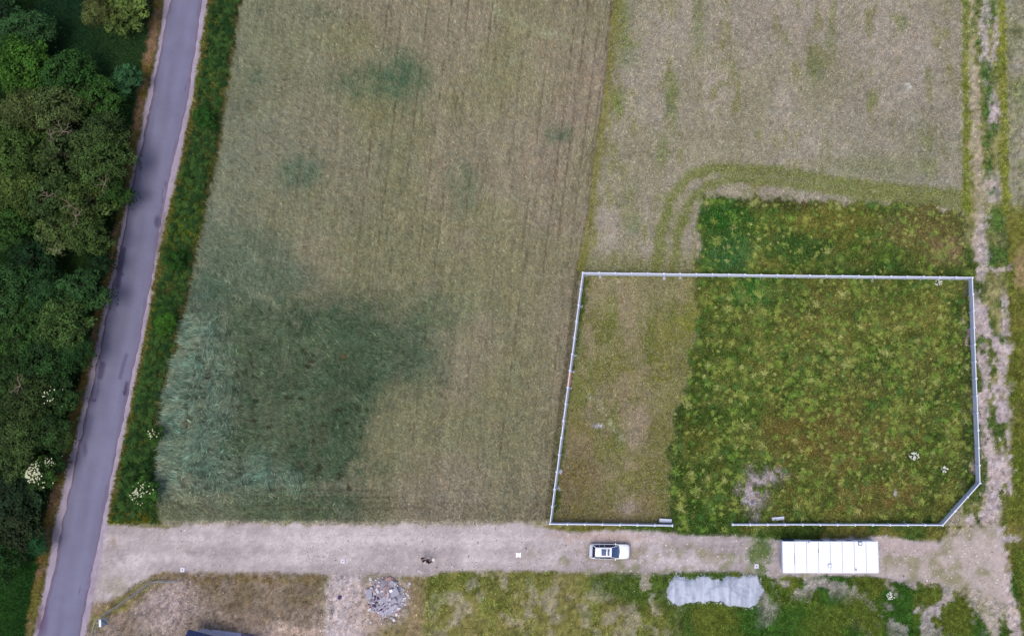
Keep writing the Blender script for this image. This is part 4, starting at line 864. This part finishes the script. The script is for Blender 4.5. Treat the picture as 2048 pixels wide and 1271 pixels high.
mb = MB(); mb.box((-Lr / 2 + pw_ * 3, .75, zr + .003), (.06, .5, .012)); mb.box((-Lr / 2 + pw_, -.2, zr + .003), (.05, 1.3, .012)); mb.build('sealing_strip', M['dark_frame'], cab)

# ------------------------------------------------------------------ car
cp = at(1219.5, 1101, .6); car = empty('parked_car', (cp.x, cp.y, 0), math.radians(-.6)); car.scale = (1.0, .94, 1.0); tag(car, 'white estate car with glass roof panels parked on the dirt road', 'car')
def loft(secs, n=None):
    """secs: list of (x, [(y,z)...half section from bottom centre outwards to top centre])"""
    mb = MB(); rows_ = []
    for x, hs in secs:
        full = [(x, y, z) for y, z in hs] + [(x, -y, z) for y, z in reversed(hs)][0 if hs[-1][0] > 1e-6 else 1:]
        rows_.append(full)
    k = len(rows_[0]); vv = [p for r in rows_ for p in r]; ff = []
    for i in range(len(rows_) - 1):
        for j in range(k): ff.append((i * k + j, i * k + (j + 1) % k, (i + 1) * k + (j + 1) % k, (i + 1) * k + j))
    ff.append(tuple(range(k))[::-1]); ff.append(tuple(range((len(rows_) - 1) * k, len(rows_) * k))); mb.add(vv, ff); return mb
def bsec(x, w, zt, zb=.26, sh=.06, crown_=.03):
    return (x, [(w * .55, zb), (w * .93, zb + .03), (w * .985, zb + .22), (w, zb + .42), (w * .985, zt - .14), (w * .95, zt - sh), (w * .86, zt - sh * .25), (w * .5, zt + crown_ * .5), (w * .15, zt + crown_)])
body = loft([bsec(-2.42, .70, .82, .36), bsec(-2.38, .82, .92, .3), bsec(-2.2, .90, 1.02), bsec(-1.9, .935, 1.03), bsec(-1.2, .95, 1.02), bsec(-.2, .95, 1.0), bsec(.8, .945, .95, crown_=-.02), bsec(1.10, .94, .955, crown_=.0), bsec(1.28, .94, .975, crown_=.05), bsec(1.6, .93, .95, crown_=.06), bsec(2.05, .89, .89, crown_=.05), bsec(2.28, .80, .80, .28, .1, .04), bsec(2.40, .66, .66, .32, .1, .02)])
bo = body.build('body', M['car_paint'], car, smooth=True)
# greenhouse: dark glass volume, then painted roof and pillars over it
gh = loft([(-2.06, [(.3, .98), (.70, .98), (.74, 1.0), (.70, 1.05), (.3, 1.06), (.1, 1.06)]), (-1.92, [(.3, .98), (.80, .98), (.81, 1.02), (.66, 1.30), (.4, 1.34), (.1, 1.35)]), (-1.62, [(.3, .98), (.85, .98), (.845, 1.02), (.66, 1.52), (.5, 1.56), (.1, 1.58)]), (-.6, [(.3, .98), (.875, .98), (.87, 1.02), (.65, 1.57), (.5, 1.61), (.1, 1.63)]), (.30, [(.3, .97), (.87, .97), (.865, 1.01), (.62, 1.53), (.45, 1.57), (.1, 1.59)]), (.80, [(.3, .97), (.84, .97), (.82, 1.0), (.66, 1.20), (.42, 1.245), (.1, 1.27)]), (1.14, [(.3, .95), (.76, .95), (.75, .97), (.70, 1.0), (.4, 1.03), (.1, 1.045)])])
gh.build('side_window', M['dark_glass'], car, smooth=True)
def pt(f, xs_, ys_): return [[f(x, y) for y in ys_] for x in xs_]
ysr = [-1, -.85, -.5, 0, .5, .85, 1]
roofz = lambda x: 1.645 - .05 * ((x + .55) / 1.0) ** 2
mb = MB(); mb.patch(pt(lambda x, y: (x, y * .605, roofz(x) - .055 * abs(y) ** 3), [-1.66, -1.5, -1.1, -.6, -.1, .2, .33], ysr), .03); mb.build('roof', M['car_paint'], car, smooth=True)
for (x0, x1, wd, nm) in ((-.90, -.30, .41, 'sunroof'), (-.19, .09, .41, 'sunroof')):
    mb = MB(); mb.patch(pt(lambda x, y: (x, y * wd, roofz(x) - .055 * (abs(y) * wd / .605) ** 3 + .03), np.linspace(x0, x1, 4), [-1, -.5, 0, .5, 1]), .012); mb.build(nm, M['glass'], car)
mb = MB(); mb.patch(pt(lambda s, y: (.35 + s * .90 - .16 * s * y * y - .03 * y * y, y * (.60 + .15 * s), 1.62 - .57 * s - .05 * y * y), [0, .33, .66, 1], [-1, -.6, 0, .6, 1]), .012); mb.build('windscreen', M['glass'], car, smooth=True)
mb = MB(); mb.patch(pt(lambda s, y: (-1.70 - s * .28, y * (.60 + .06 * s), 1.585 - .30 * s - .03 * y * y), [0, .5, 1], [-1, -.5, 0, .5, 1]), .012); mb.build('rear_window', M['dark_glass'], car, smooth=True)
mb = MB(); mb.patch(pt(lambda s, y: (-2.0 - s * .17, y * (.70 + .08 * s), 1.27 - .2 * s - .02 * y * y), [0, .5, 1], [-1, -.5, 0, .5, 1]), .03); mb.build('tailgate', M['car_paint'], car, smooth=True)
mb = MB(); mb.patch(pt(lambda s, y: (-2.19 - s * .03, y * .80, 1.075 - s * .01), [0, 1], [-1, 0, 1]), .02); mb.build('tailgate_gap', M['black_trim'], car)
for sy in (-1, 1):
    mb = MB()   # pillars
    mb.tube([(.34, sy * .62, 1.56), (.72, sy * .70, 1.30), (1.12, sy * .78, 1.02)], .032, 6); mb.tube([(-.55, sy * .66, 1.57), (-.58, sy * .885, 1.0)], .025, 6); mb.tube([(-1.66, sy * .64, 1.53), (-1.85, sy * .73, 1.25), (-2.1, sy * .80, 1.03)], [.05, .06, .06], 6); mb.tube([(-1.15, sy * .665, 1.55), (-1.25, sy * .885, 1.0)], .02, 6)
    mb.build('pillar', M['car_paint'], car)
    mb = MB(); mb.tube([(-1.5, sy * .56, 1.60), (-1.42, sy * .56, 1.665), (-.6, sy * .565, 1.70), (.1, sy * .55, 1.665), (.2, sy * .55, 1.60)], .018, 6); mb.build('roof_rail', M['alloy'], car)
    mb = MB(); mb.box((.72, sy * .97, 1.06), (.17, .2, .13), bev=.04, taper=.85); mb.box((.74, sy * .88, 1.0), (.1, .12, .05)); mb.build('wing_mirror', M['car_paint'], car)
    for x in (-1.02, -.08):
        mb = MB(); mb.tube([(x - .1, sy * .95, .86), (x - .07, sy * .975, .87), (x + .07, sy * .975, .87), (x + .1, sy * .95, .86)], .014, 6); mb.build('door_handle', M['alloy'], car)
    mb = MB(); mb.patch([[(2.02, sy * .86, .86), (2.20, sy * .80, .80)], [(2.10, sy * .62, .875), (2.29, sy * .58, .80)]], .03); mb.build('headlight', M['lamp_glass'], car)
    mb = MB(); mb.box((-2.37, sy * .76, .80), (.10, .16, .14), bev=.03); mb.build('tail_light', M['red_lamp'], car)
    for x in (1.45, -1.42):
        wl = MB(); wl.lathe([(.2, -.115), (.345, -.115), (.365, -.08), (.365, .08), (.345, .115), (.2, .115)], (x, sy * .83, .365), 20, 'y'); wo = wl.build('wheel', M['rubber'], car, smooth=False)
        rm = MB(); rm.lathe([(.05, sy * .1), (.225, sy * .118), (.235, sy * .122)], (x, sy * .83, .365), 20, 'y'); rm.build('rim', M['alloy'], wo)
    mb = MB(); mb.box((0, sy * .93, .30), (2.4, .06, .09)); mb.build('sill', M['black_trim'], car)
mb = MB(); mb.box((2.37, 0, .52), (.10, .95, .22), bev=.03); mb.build('grille', M['black_trim'], car)
mb = MB(); mb.box((-2.43, 0, .48), (.08, 1.3, .16), bev=.03); mb.build('rear_bumper', M['black_trim'], car)

# ------------------------------------------------------------------ the two people
def skin(name, V_, E_, R_v, m, parent=None, sub=1):
    me = bpy.data.meshes.new(name); me.from_pydata(V_, E_, []); me.update(); me.materials.append(m)
    o = bpy.data.objects.new(name, me); COL.objects.link(o)
    if parent: o.parent = parent
    o.modifiers.new('skin', 'SKIN'); sv = me.skin_vertices[0].data
    for i, r in enumerate(R_v): sv[i].radius = (r, r) if not isinstance(r, tuple) else r
    sv[0].use_root = True
    s = o.modifiers.new('sub', 'SUBSURF'); s.levels = sub; s.render_levels = sub
    me.polygons.foreach_set('use_smooth', [True] * len(me.polygons)); return o
def person(u, v, rz, label, jacket, trousers, hair, armsL, armsR, bow=.08):
    p = at(u, v, 0)
    J = {'pel': (0, 0, .95), 'sp': (0.02, 0, 1.15), 'ch': (bow * .5, 0, 1.36), 'nk': (bow * .9, 0, 1.50), 'hd': (bow * 1.7, 0, 1.60), 'tp': (bow * 1.9, 0, 1.70),
         'hL': (0, .10, .90), 'kL': (.06, .12, .50), 'aL': (.02, .12, .09), 'tL': (.18, .14, .04), 'hR': (0, -.10, .90), 'kR': (.0, -.12, .50), 'aR': (-.08, -.12, .09), 'tR': (.08, -.14, .04),
         'sL': (bow * .6, .19, 1.42), 'sR': (bow * .6, -.19, 1.42), 'eL': armsL[0], 'wL': armsL[1], 'eR': armsR[0], 'wR': armsR[1]}
    names = list(J); ix = {k: i for i, k in enumerate(names)}
    E = [('pel', 'sp'), ('sp', 'ch'), ('ch', 'nk'), ('nk', 'hd'), ('hd', 'tp'), ('pel', 'hL'), ('hL', 'kL'), ('kL', 'aL'), ('aL', 'tL'), ('pel', 'hR'), ('hR', 'kR'), ('kR', 'aR'), ('aR', 'tR'), ('ch', 'sL'), ('sL', 'eL'), ('eL', 'wL'), ('ch', 'sR'), ('sR', 'eR'), ('eR', 'wR')]
    R0 = {'pel': .13, 'sp': .12, 'ch': .13, 'nk': .055, 'hd': .095, 'tp': .07, 'hL': .085, 'hR': .085, 'kL': .055, 'kR': .055, 'aL': .04, 'aR': .04, 'tL': .03, 'tR': .03, 'sL': .06, 'sR': .06, 'eL': .042, 'eR': .042, 'wL': .028, 'wR': .028}
    b = skin('person', [J[k] for k in names], [(ix[a], ix[c]) for a, c in E], [R0[k] for k in names], M['skin'], sub=2)
    b.location = (p.x, p.y, .02); b.rotation_euler = (0, 0, rz); tag(b, label, 'person', 'people standing on the dirt road')
    def sub_(nm, keys, edges, rad, m):
        return skin(nm, [J[k] for k in keys], [(keys.index(a), keys.index(c)) for a, c in edges], rad, m, b, 2)
    sub_('jacket', ['sp', 'pel', 'ch', 'sL', 'eL', 'wL', 'sR', 'eR', 'wR'], [('sp', 'pel'), ('sp', 'ch'), ('ch', 'sL'), ('sL', 'eL'), ('eL', 'wL'), ('ch', 'sR'), ('sR', 'eR'), ('eR', 'wR')], [.155, .165, .165, .095, .07, .05, .095, .07, .05], jacket)
    for s in 'LR':
        sub_('trouser_leg', ['h' + s, 'k' + s, 'a' + s], [('h' + s, 'k' + s), ('k' + s, 'a' + s)], [.12, .085, .07], trousers)
        sub_('shoe', ['a' + s, 't' + s], [('a' + s, 't' + s)], [.055, .045], M['black_trim'])
        # hand: palm and five fingers
        e, w_ = Vector(J['e' + s]), Vector(J['w' + s]); d = (w_ - e).normalized(); sd_ = d.cross(Vector((0, 0, 1))).normalized()
        V_ = [tuple(w_), tuple(w_ + d * .05), tuple(w_ + d * .09)]; E_ = [(0, 1), (1, 2)]; R_v = [.026, .036, .034]
        for q_ in range(4):
            o_ = (q_ - 1.5) * .02; L = (.065, .075, .07, .055)[q_]; i0 = len(V_)
            V_ += [tuple(w_ + d * .10 + sd_ * o_), tuple(w_ + d * (.10 + L * .55) + sd_ * o_ - Vector((0, 0, .01))), tuple(w_ + d * (.10 + L * .9) + sd_ * o_ - Vector((0, 0, .035)))]; E_ += [(2, i0), (i0, i0 + 1), (i0 + 1, i0 + 2)]; R_v += [.010, .009, .008]
        sg = 1 if s == 'L' else -1; i0 = len(V_); V_ += [tuple(w_ + d * .04 + sd_ * .04 * sg), tuple(w_ + d * .085 + sd_ * .055 * sg)]; E_ += [(1, i0), (i0, i0 + 1)]; R_v += [.012, .010]
        skin('hand', V_, E_, R_v, M['skin'], b, 1)
    hm = MB(); hd = Vector(J['hd']); n = 12
    prof = [(.108, -.01), (.118, .05), (.105, .10), (.07, .135), (.02, .15)]
    hm.lathe(prof, (hd.x - .015, 0, hd.z), 14); hm.build('hair', hair, b, smooth=True)
    fm = MB(); fm.box((hd.x + .115, 0, hd.z - .02), (.03, .03, .05), bev=.01); fm.build('nose', M['skin'], b)
    return b, J
pa, JA = person(850, 1116, math.radians(35), 'person in a black jacket with greyish hair, left of the two on the road', M['jacket_black'], M['trousers_dark'], M['hair_grey'],
                [(.16, .24, 1.18), (.36, .12, 1.14)], [(.14, -.26, 1.18), (.36, -.10, 1.14)], .16)
pb, JB = person(861, 1119.5, math.radians(48), 'person in a dark brown jacket holding out a white sheet on the dirt road', M['jacket_brown'], M['trousers'], M['hair_dark'],
                [(.20, .24, 1.2), (.36, .10, 1.18)], [(.24, -.30, 1.30), (.52, -.34, 1.34)], .10)
pp = Matrix.Rotation(pb.rotation_euler.z, 3, 'Z') @ Vector((.70, -.36, 1.36)); pl = Vector(pb.location) + pp
mb = MB(); mb.patch([[(-.12, -.15, 0), (-.12, .15, .0)], [(.0, -.15, .012), (.0, .15, .012)], [(.12, -.15, 0), (.12, .15, 0)]], .004); o = mb.build('paper_sheet', M['white_petal'], loc=pl); o.rotation_euler = (0, .15, .7)
tag(o, 'white sheet of paper in the hand of the person in brown', 'paper')

# ------------------------------------------------------------------ covers and slabs set in the ground
def valve_slab(u, v, s, label, rot=0.0):
    p = at(u, v, .05); t = empty('valve_slab', (p.x, p.y, 0), rot); tag(t, label, 'concrete slab', 'white square slabs around pipe valves')
    mb = MB(); k = 4; q = s / 2; hole = .075
    outer = [(-q, -q), (0, -q), (q, -q), (q, 0), (q, q), (0, q), (-q, q), (-q, 0)]; inn = [(math.cos(a) * hole, math.sin(a) * hole) for a in [(-3 + i) * PI / 4 for i in range(8)]]
    vv = [(x, y, .07) for x, y in outer] + [(x, y, .07) for x, y in inn] + [(x, y, -.02) for x, y in outer] + [(x, y, -.02) for x, y in inn]
    ff = []
    for i in range(8):
        j = (i + 1) % 8; ff += [(i, j, 8 + j, 8 + i), (16 + i, i, j, 16 + j)[::-1], (8 + i, 8 + j, 24 + j, 24 + i)[::-1]]
    mb.add(vv, ff); mb.build('slab', M['white_slab'], t)
    mb = MB(); mb.lathe([(.07, 0), (.07, .05), (.04, .06)], (0, 0, 0), 10); mb.build('valve_cap', M['iron'], t)
valve_slab(365, 1138, .50, 'white square valve slab at the yard fence edge of the dirt road', -.05)
valve_slab(685.5, 1121, .50, 'white square valve slab opposite the sandy yard path')
valve_slab(1513, 1131, .50, 'white square valve slab in green grass west of the cabin')
p = at(1037, 1108.5, .04); t = empty('slotted_cover', (p.x, p.y, 0)); tag(t, 'bright white slab in three strips on the dirt road west of the car', 'drain cover')
for i, (x, w_, l_) in enumerate(((-.20, .18, .56), (.0, .13, .46), (.20, .15, .56))):
    mb = MB(); mb.box((x, 0, .05), (w_, l_, .08), bev=.015); mb.build('strip', M['bright_slab'], t)
mb = MB(); mb.box((0, 0, .03), (.5, .44, .05)); mb.build('frame', M['white_slab'], t)
def manhole(u, v, r, m, label):
    p = at(u, v, .06); p.z = .04; t = empty('manhole_cover', (p.x, p.y, .04)); tag(t, label, 'manhole cover', 'round manhole covers')
    a = MB(); a.lathe([(r, -.02), (r, .07), (r * .86, .08)], (0, 0, 0), 20); a.build('ring', M['white_slab'] if False else m, t)
    b = MB(); b.lathe([(r * .84, .06), (r * .84, .095), (r * .8, .10)], (0, 0, 0), 20)
    for k in range(5): b.box((0, (k - 2) * r * .28, .105), (r * 1.1, .025, .012))
    b.build('lid', m, t)
manhole(679.5, 1193, .24, M['iron'], 'dark violet round manhole cover on the sandy yard path')
manhole(1504.5, 1003, .22, M['grey_iron'], 'grey blue round manhole cover in the bare patch of the walled plot')
def stone(u, v, s, label):
    rg = random.Random(int(u)); p = at(u, v, .02); mb = MB(); mb.box((0, 0, s * .25), (s, s * .8, s * .5), rz=rg.random(), bev=s * .2, taper=.8); tag(mb.build('stone', M['rubble_white'], loc=p), label, 'stone', 'single white stones')
stone(1261, 1140, .25, 'white stone at the grass edge below the car'); stone(1941, 1093, .22, 'white stone in the gravel east of the cabin'); stone(238, 1094, .14, 'small white stone in the dirt road mouth')

# ------------------------------------------------------------------ gravel heap
P_H = [(1337, 1182), (1341, 1163), (1352, 1153), (1366, 1156), (1380, 1160), (1392, 1159), (1406, 1151), (1420, 1155), (1428, 1162), (1440, 1158), (1452, 1154), (1470, 1153), (1490, 1152), (1514, 1151), (1519, 1162), (1524, 1178), (1519, 1190), (1513, 1204), (1500, 1213), (1486, 1211), (1470, 1207), (1456, 1206), (1445, 1200), (1425, 1200), (1408, 1204), (1392, 1201), (1372, 1201), (1358, 1205), (1345, 1203), (1338, 1196)]
hx = np.arange(at(1330, 1180, 0).x, at(1530, 1180, 0).x, .10); hy = np.arange(at(1430, 1220, 0).y, at(1430, 1146, 0).y, .10)
HX, HY = np.meshgrid(hx, hy); hu, hv = plan(HX, HY); wob = (fbm(HX, HY, 1.0, 4, 201) - .5) * 10
wob = wob + (fbm(HX, HY, .3, 2, 205) - .5) * 8; mk = poly(hu + wob, hv + wob, P_H, 3.0)
soft_ = poly(hu, hv, P_H, 16.0)
hump = .45 + .5 * np.sin((hu - 1337) / 187 * PI * 4)
HZ = -.12 + np.where(mk > 0, mk * .14, 0) + soft_ ** 1.2 * (.30 + .34 * hump) + (fbm(HX, HY, 1.3, 4, 208) - .5) * .9 * soft_ + (fbm(HX, HY, .35, 3, 202) - .5) * .12 * mk
mh, nh = HX.shape; a, b = np.meshgrid(np.arange(mh - 1), np.arange(nh - 1), indexing='ij'); qh = np.stack([a * nh + b, a * nh + b + 1, (a + 1) * nh + b + 1, (a + 1) * nh + b], -1).reshape(-1, 4)
keepq = (mk.ravel()[qh].max(1) > .02); qh = qh[keepq]; used, inv = np.unique(qh, return_inverse=True)
ch = two(srgb(190, 197, 212), srgb(160, 166, 182), fbm(HX * 3.0, HY * .6, 1.2, 4, 203) * 2.4 - .7).reshape(-1, 3)
HZ = np.where(mk > .45, np.maximum(HZ, .05 + .12 * mk), HZ); HV = np.stack([HX, HY, HZ], -1).reshape(-1, 3)
tag(obj('gravel_heap', np_mesh('gravel_heap', HV[used], inv.reshape(-1, 4), ch[used], smooth=True), M['gravel']), 'long low heap of pale blue grey gravel in the grass south of the dirt road', 'gravel heap')

rng = np.random.default_rng(91); N = 900; k_ = rng.integers(0, len(P_H), N); t_ = rng.random(N)
ph = np.array(P_H, float); q0 = ph[k_]; q1 = ph[(k_ + 1) % len(P_H)]; pu = q0 + (q1 - q0) * t_[:, None] + rng.normal(0, 3.2, (N, 2)); P = at(pu[:, 0], pu[:, 1], 0.0)
sz = rng.gamma(2.0, .02, N) + .025; VV = (oct_[None] * sz[:, None, None] * rng.uniform(.6, 1.2, (N, 5, 3))) + np.stack([P[0], P[1], np.full(N, .03)], -1)[:, None]
FF = (of[None] + (np.arange(N) * 5)[:, None, None]).reshape(-1, 3); cc = srgb(186, 192, 206)[None] * rng.uniform(.7, 1.1, N)[:, None]
tag(obj('loose_gravel', np_mesh('loose_gravel', VV.reshape(-1, 3), FF, np.repeat(cc, 5, 0)), M['blade']), 'loose grey stones spilled around the foot of the gravel heap', 'gravel', kind='stuff')

# ------------------------------------------------------------------ rubble pile
pc = at(772, 1194, 0); rub = empty('rubble_pile', tuple(pc)); tag(rub, 'pile of broken concrete, bricks and boards beside the sandy path', 'rubble pile')
rg = random.Random(9); RP = lambda u, v, z=0: at(u, v, z) - pc
chunk = []
for k in range(6):
    mb = MB(); n = 7; r0 = [rg.uniform(.7, 1.1) for _ in range(n)]; mb.add([(math.cos(i * 2 * PI / n) * r0[i], math.sin(i * 2 * PI / n) * r0[i], -.4) for i in range(n)] + [(math.cos(i * 2 * PI / n) * r0[i] * .7 + .1, math.sin(i * 2 * PI / n) * r0[i] * .7, .4 + rg.uniform(-.2, .2)) for i in range(n)], [(i, (i + 1) % n, n + (i + 1) % n, n + i) for i in range(n)] + [tuple(range(n, 2 * n)), tuple(range(n))[::-1]])
    chunk.append(mb)
cm = {}
for nm_, mt in (('g', 'rubble_grey'), ('w', 'rubble_white'), ('b', 'rubble_brick'), ('d', 'rubble_dark')):
    for k in range(6):
        me = chunk[k].mesh('rubble_chunk'); me.materials.append(M[mt]); cm[nm_, k] = me
def pile_h(x, y): return max(0, .75 * (1 - (x * x + y * y) / 2.6 ** 2))
mb = MB(); n = 26
ring = []
for q_, zz in ((2.2, -.02), (1.7, .25), (1.0, .50), (.4, .65)):
    ring += [((q_ * (1 + .12 * math.sin(i * 2.3 + q_))) * math.cos(i * 2 * PI / n), (q_ * (1 + .12 * math.sin(i * 1.7))) * math.sin(i * 2 * PI / n), zz) for i in range(n)]
mb.add(ring, [(r_ * n + i, r_ * n + (i + 1) % n, (r_ + 1) * n + (i + 1) % n, (r_ + 1) * n + i) for r_ in range(3) for i in range(n)] + [tuple(range(3 * n, 4 * n))])
mb.build('rubble_core', M['rubble_grey'], rub)
for i in range(260):
    a = rg.uniform(0, 2 * PI); q_ = 2.75 * math.sqrt(rg.random()) * (1 + .14 * math.sin(3 * a + .6) + .08 * math.sin(5 * a)); q_ *= .88 + .2 * rg.random(); x, y = q_ * math.cos(a), q_ * math.sin(a)
    dk = ((x + .9) ** 2 + (y + .5) ** 2 < .9); brk = (y > 1.2 and abs(x) < 1) or (y < -2) or ((x) ** 2 + (y - .8) ** 2 < .5)
    c = 'd' if dk and rg.random() < .65 else 'b' if brk and rg.random() < .6 else rg.choice('gwwwb')
    o = obj('rubble_chunk', cm[c, rg.randrange(6)], None, rub, (x, y, pile_h(x, y) * .9 + .06)); s = rg.choice((.05, .07, .09, .12, .2)) * rg.uniform(.8, 1.25); o.scale = (s * rg.uniform(.8, 1.6), s, s * .6); o.rotation_euler = (rg.uniform(-.4, .4), rg.uniform(-.4, .4), rg.uniform(0, 6))
for (u0, v0, u1, v1, wd) in ((773, 1222, 797, 1206, .32), (777, 1226, 799, 1207, .13), (762, 1215, 780, 1200, .16), (767, 1219, 783, 1206, .10), (782, 1180, 779, 1198, .24), (762, 1220, 771, 1226, .4)):
    A, B = RP(u0, v0), RP(u1, v1); d = B - A; c = (A + B) / 2; mb = MB(); mb.box((0, 0, 0), (d.length, wd, .06)); o = mb.build('board', M['timber'], rub, loc=(c.x, c.y, max(.15, pile_h(c.x, c.y) + .12))); o.rotation_euler = (0, .03, math.atan2(d.y, d.x))
for (u, v, sx_, sy_, rz, mt) in ((741, 1184, .75, 1.0, .1, 'rubble_grey'), (793, 1181, .9, .9, .5, 'rubble_grey'), (786, 1178, .35, .3, .6, 'bright_slab'), (787, 1163, .6, .5, -.5, 'rubble_grey'), (791, 1198, .7, .5, .6, 'rubble_grey')):
    c = RP(u, v); mb = MB(); mb.box((0, 0, 0), (sx_, sy_, .08), bev=.02); o = mb.build('slab', M[mt], rub, loc=(c.x, c.y, pile_h(c.x, c.y) + .16)); o.rotation_euler = (rg.uniform(-.1, .1), rg.uniform(-.1, .1), rz)

# ------------------------------------------------------------------ low wire fence, sign and building at the yard
wf = empty('wire_fence', tuple(at(204, 1236, 0))); w0 = Vector(wf.location); tag(wf, 'thin steel wire fence bending round the yard corner', 'fence')
WP = [(186, 1300), (196, 1262), (202, 1238), (222, 1222), (246, 1206), (270, 1190), (292, 1174), (313, 1159), (337, 1159.5), (362, 1160)]
WW = [at(u, v, 0) - w0 for u, v in WP]
for a in WW:
    mb = MB(); mb.tube([(a.x, a.y, 0), (a.x, a.y, 1.15)], .03, 6); mb.build('post', M['steel'], wf)
mb = MB()
for z in (.25, .6, 1.1): mb.tube([(a.x, a.y, z) for a in WW], .022 if z < 1 else .035, 5)
mb.build('rail', M['steel'], wf)
mb = MB()
for a, b in zip(WW[:-1], WW[1:]):
    n = 14
    for k in range(1, n):
        q_ = a.lerp(b, k / n); mb.tube([(q_.x, q_.y, .1), (q_.x, q_.y, 1.1)], .006, 3)
tag(mb.build('mesh_wires', M['steel'], wf), kind='stuff')
g0 = at(402, 1147, 0); mb = MB(); mb.tube([(0, 0, 0), (0, 0, 1.0)], .05, 8); mb.box((0, 0, 1.0), (.14, .14, .05)); tag(mb.build('marker_post', M['steel'], loc=g0), 'short grey post at the yard edge right of the valve slab', 'post')
# advertising board standing on edge
sp_ = at(217, 1239.5, 0); sg_ = empty('sign_board', (sp_.x, sp_.y, 0), 0.12); tag(sg_, 'pale blue and white board on a dark post at the fence corner', 'sign')
mb = MB(); mb.box((0, 0, .78), (.04, .82, 1.12)); mb.build('board', M['sign_blue'], sg_)
mb = MB(); mb.box((-.05, 0, 1.36), (.26, .84, .03)); mb.build('top_strip', M['sign_white'], sg_)
mb = MB(); mb.tube([(.06, -.42, .1), (.05, .40, 1.36)], .035, 6); mb.tube([(-.05, .3, 0), (-.05, .3, 1.4)], .04, 6); mb.build('post', M['dark_frame'], sg_)

# house at the lower edge: dark pitched roof and pale flat part
hz = 2.6
A = at(377, 1257.5, hz); B = at(440, 1274.5, hz); d = (B - A).normalized(); nrm = Vector((d.y, -d.x, 0))
hs = empty('house', (A.x, A.y, 0)); tag(hs, 'house corner with dark blue roof at the lower edge of the yard', 'house')
Lh, Wh = 9.0, 7.0
def HP(s, t, z): return tuple(d * s + nrm * t + Vector((0, 0, z)))
mb = MB(); mb.add([HP(.35, .35, 0), HP(Lh - .35, .35, 0), HP(Lh - .35, Wh - .35, 0), HP(.35, Wh - .35, 0), HP(.35, .35, hz - .1), HP(Lh - .35, .35, hz - .1), HP(Lh - .35, Wh - .35, hz - .1), HP(.35, Wh - .35, hz - .1)], [(0, 1, 5, 4), (1, 2, 6, 5), (2, 3, 7, 6), (3, 0, 4, 7), (4, 5, 6, 7)]); mb.build('wall', M['pale_slab'], hs)
mb = MB()
mb.add([HP(0, 0, hz), HP(Lh, 0, hz), HP(Lh, Wh / 2, hz + 1.6), HP(0, Wh / 2, hz + 1.6), HP(0, Wh, hz), HP(Lh, Wh, hz), HP(0, 0, hz - .1), HP(Lh, 0, hz - .1), HP(0, Wh, hz - .1), HP(Lh, Wh, hz - .1), HP(0, Wh / 2, hz + 1.5), HP(Lh, Wh / 2, hz + 1.5)],
       [(0, 1, 2, 3), (3, 2, 5, 4), (0, 6, 7, 1), (4, 5, 9, 8), (0, 3, 10, 6), (3, 4, 8, 10), (1, 7, 11, 2), (2, 11, 9, 5), (6, 10, 11, 7), (10, 8, 9, 11)]); rf_ = mb.build('roof', M['navy_roof'], hs)
mb = MB()
for k in range(1, 22):
    s = Lh * k / 22; mb.tube([HP(s, .02, hz + .03), HP(s, Wh / 2 - .02, hz + 1.62)], .02, 4)
mb.build('roof_seams', M['navy_roof'], rf_)
T0 = [at(413, 1263, .3), at(424, 1258.5, .3), at(482, 1266, .3), at(482, 1290, .3), at(413, 1290, .3)]
mb = MB(); n = len(T0); mb.add([(p.x, p.y, .3) for p in T0] + [(p.x, p.y, -.05) for p in T0], [tuple(range(n))] + [(i, (i + 1) % n, n + (i + 1) % n, n + i) for i in range(n)])
tag(mb.build('terrace', M['pale_slab']), 'pale lilac terrace slab beside the dark blue roof', 'terrace')
T1 = [at(483.5, 1266.5, .5), at(503, 1269.5, .5), at(503, 1295, .5), at(483.5, 1295, .5)]
mb = MB(); n = 4; mb.add([(p.x, p.y, .5) for p in T1] + [(p.x, p.y, -.05) for p in T1], [tuple(range(n))] + [(i, (i + 1) % n, n + (i + 1) % n, n + i) for i in range(n)])
tag(mb.build('paving_block_stack', M['lilac_wall']), 'dull violet low stack right of the pale terrace', 'stack')
print('blades', cnt)
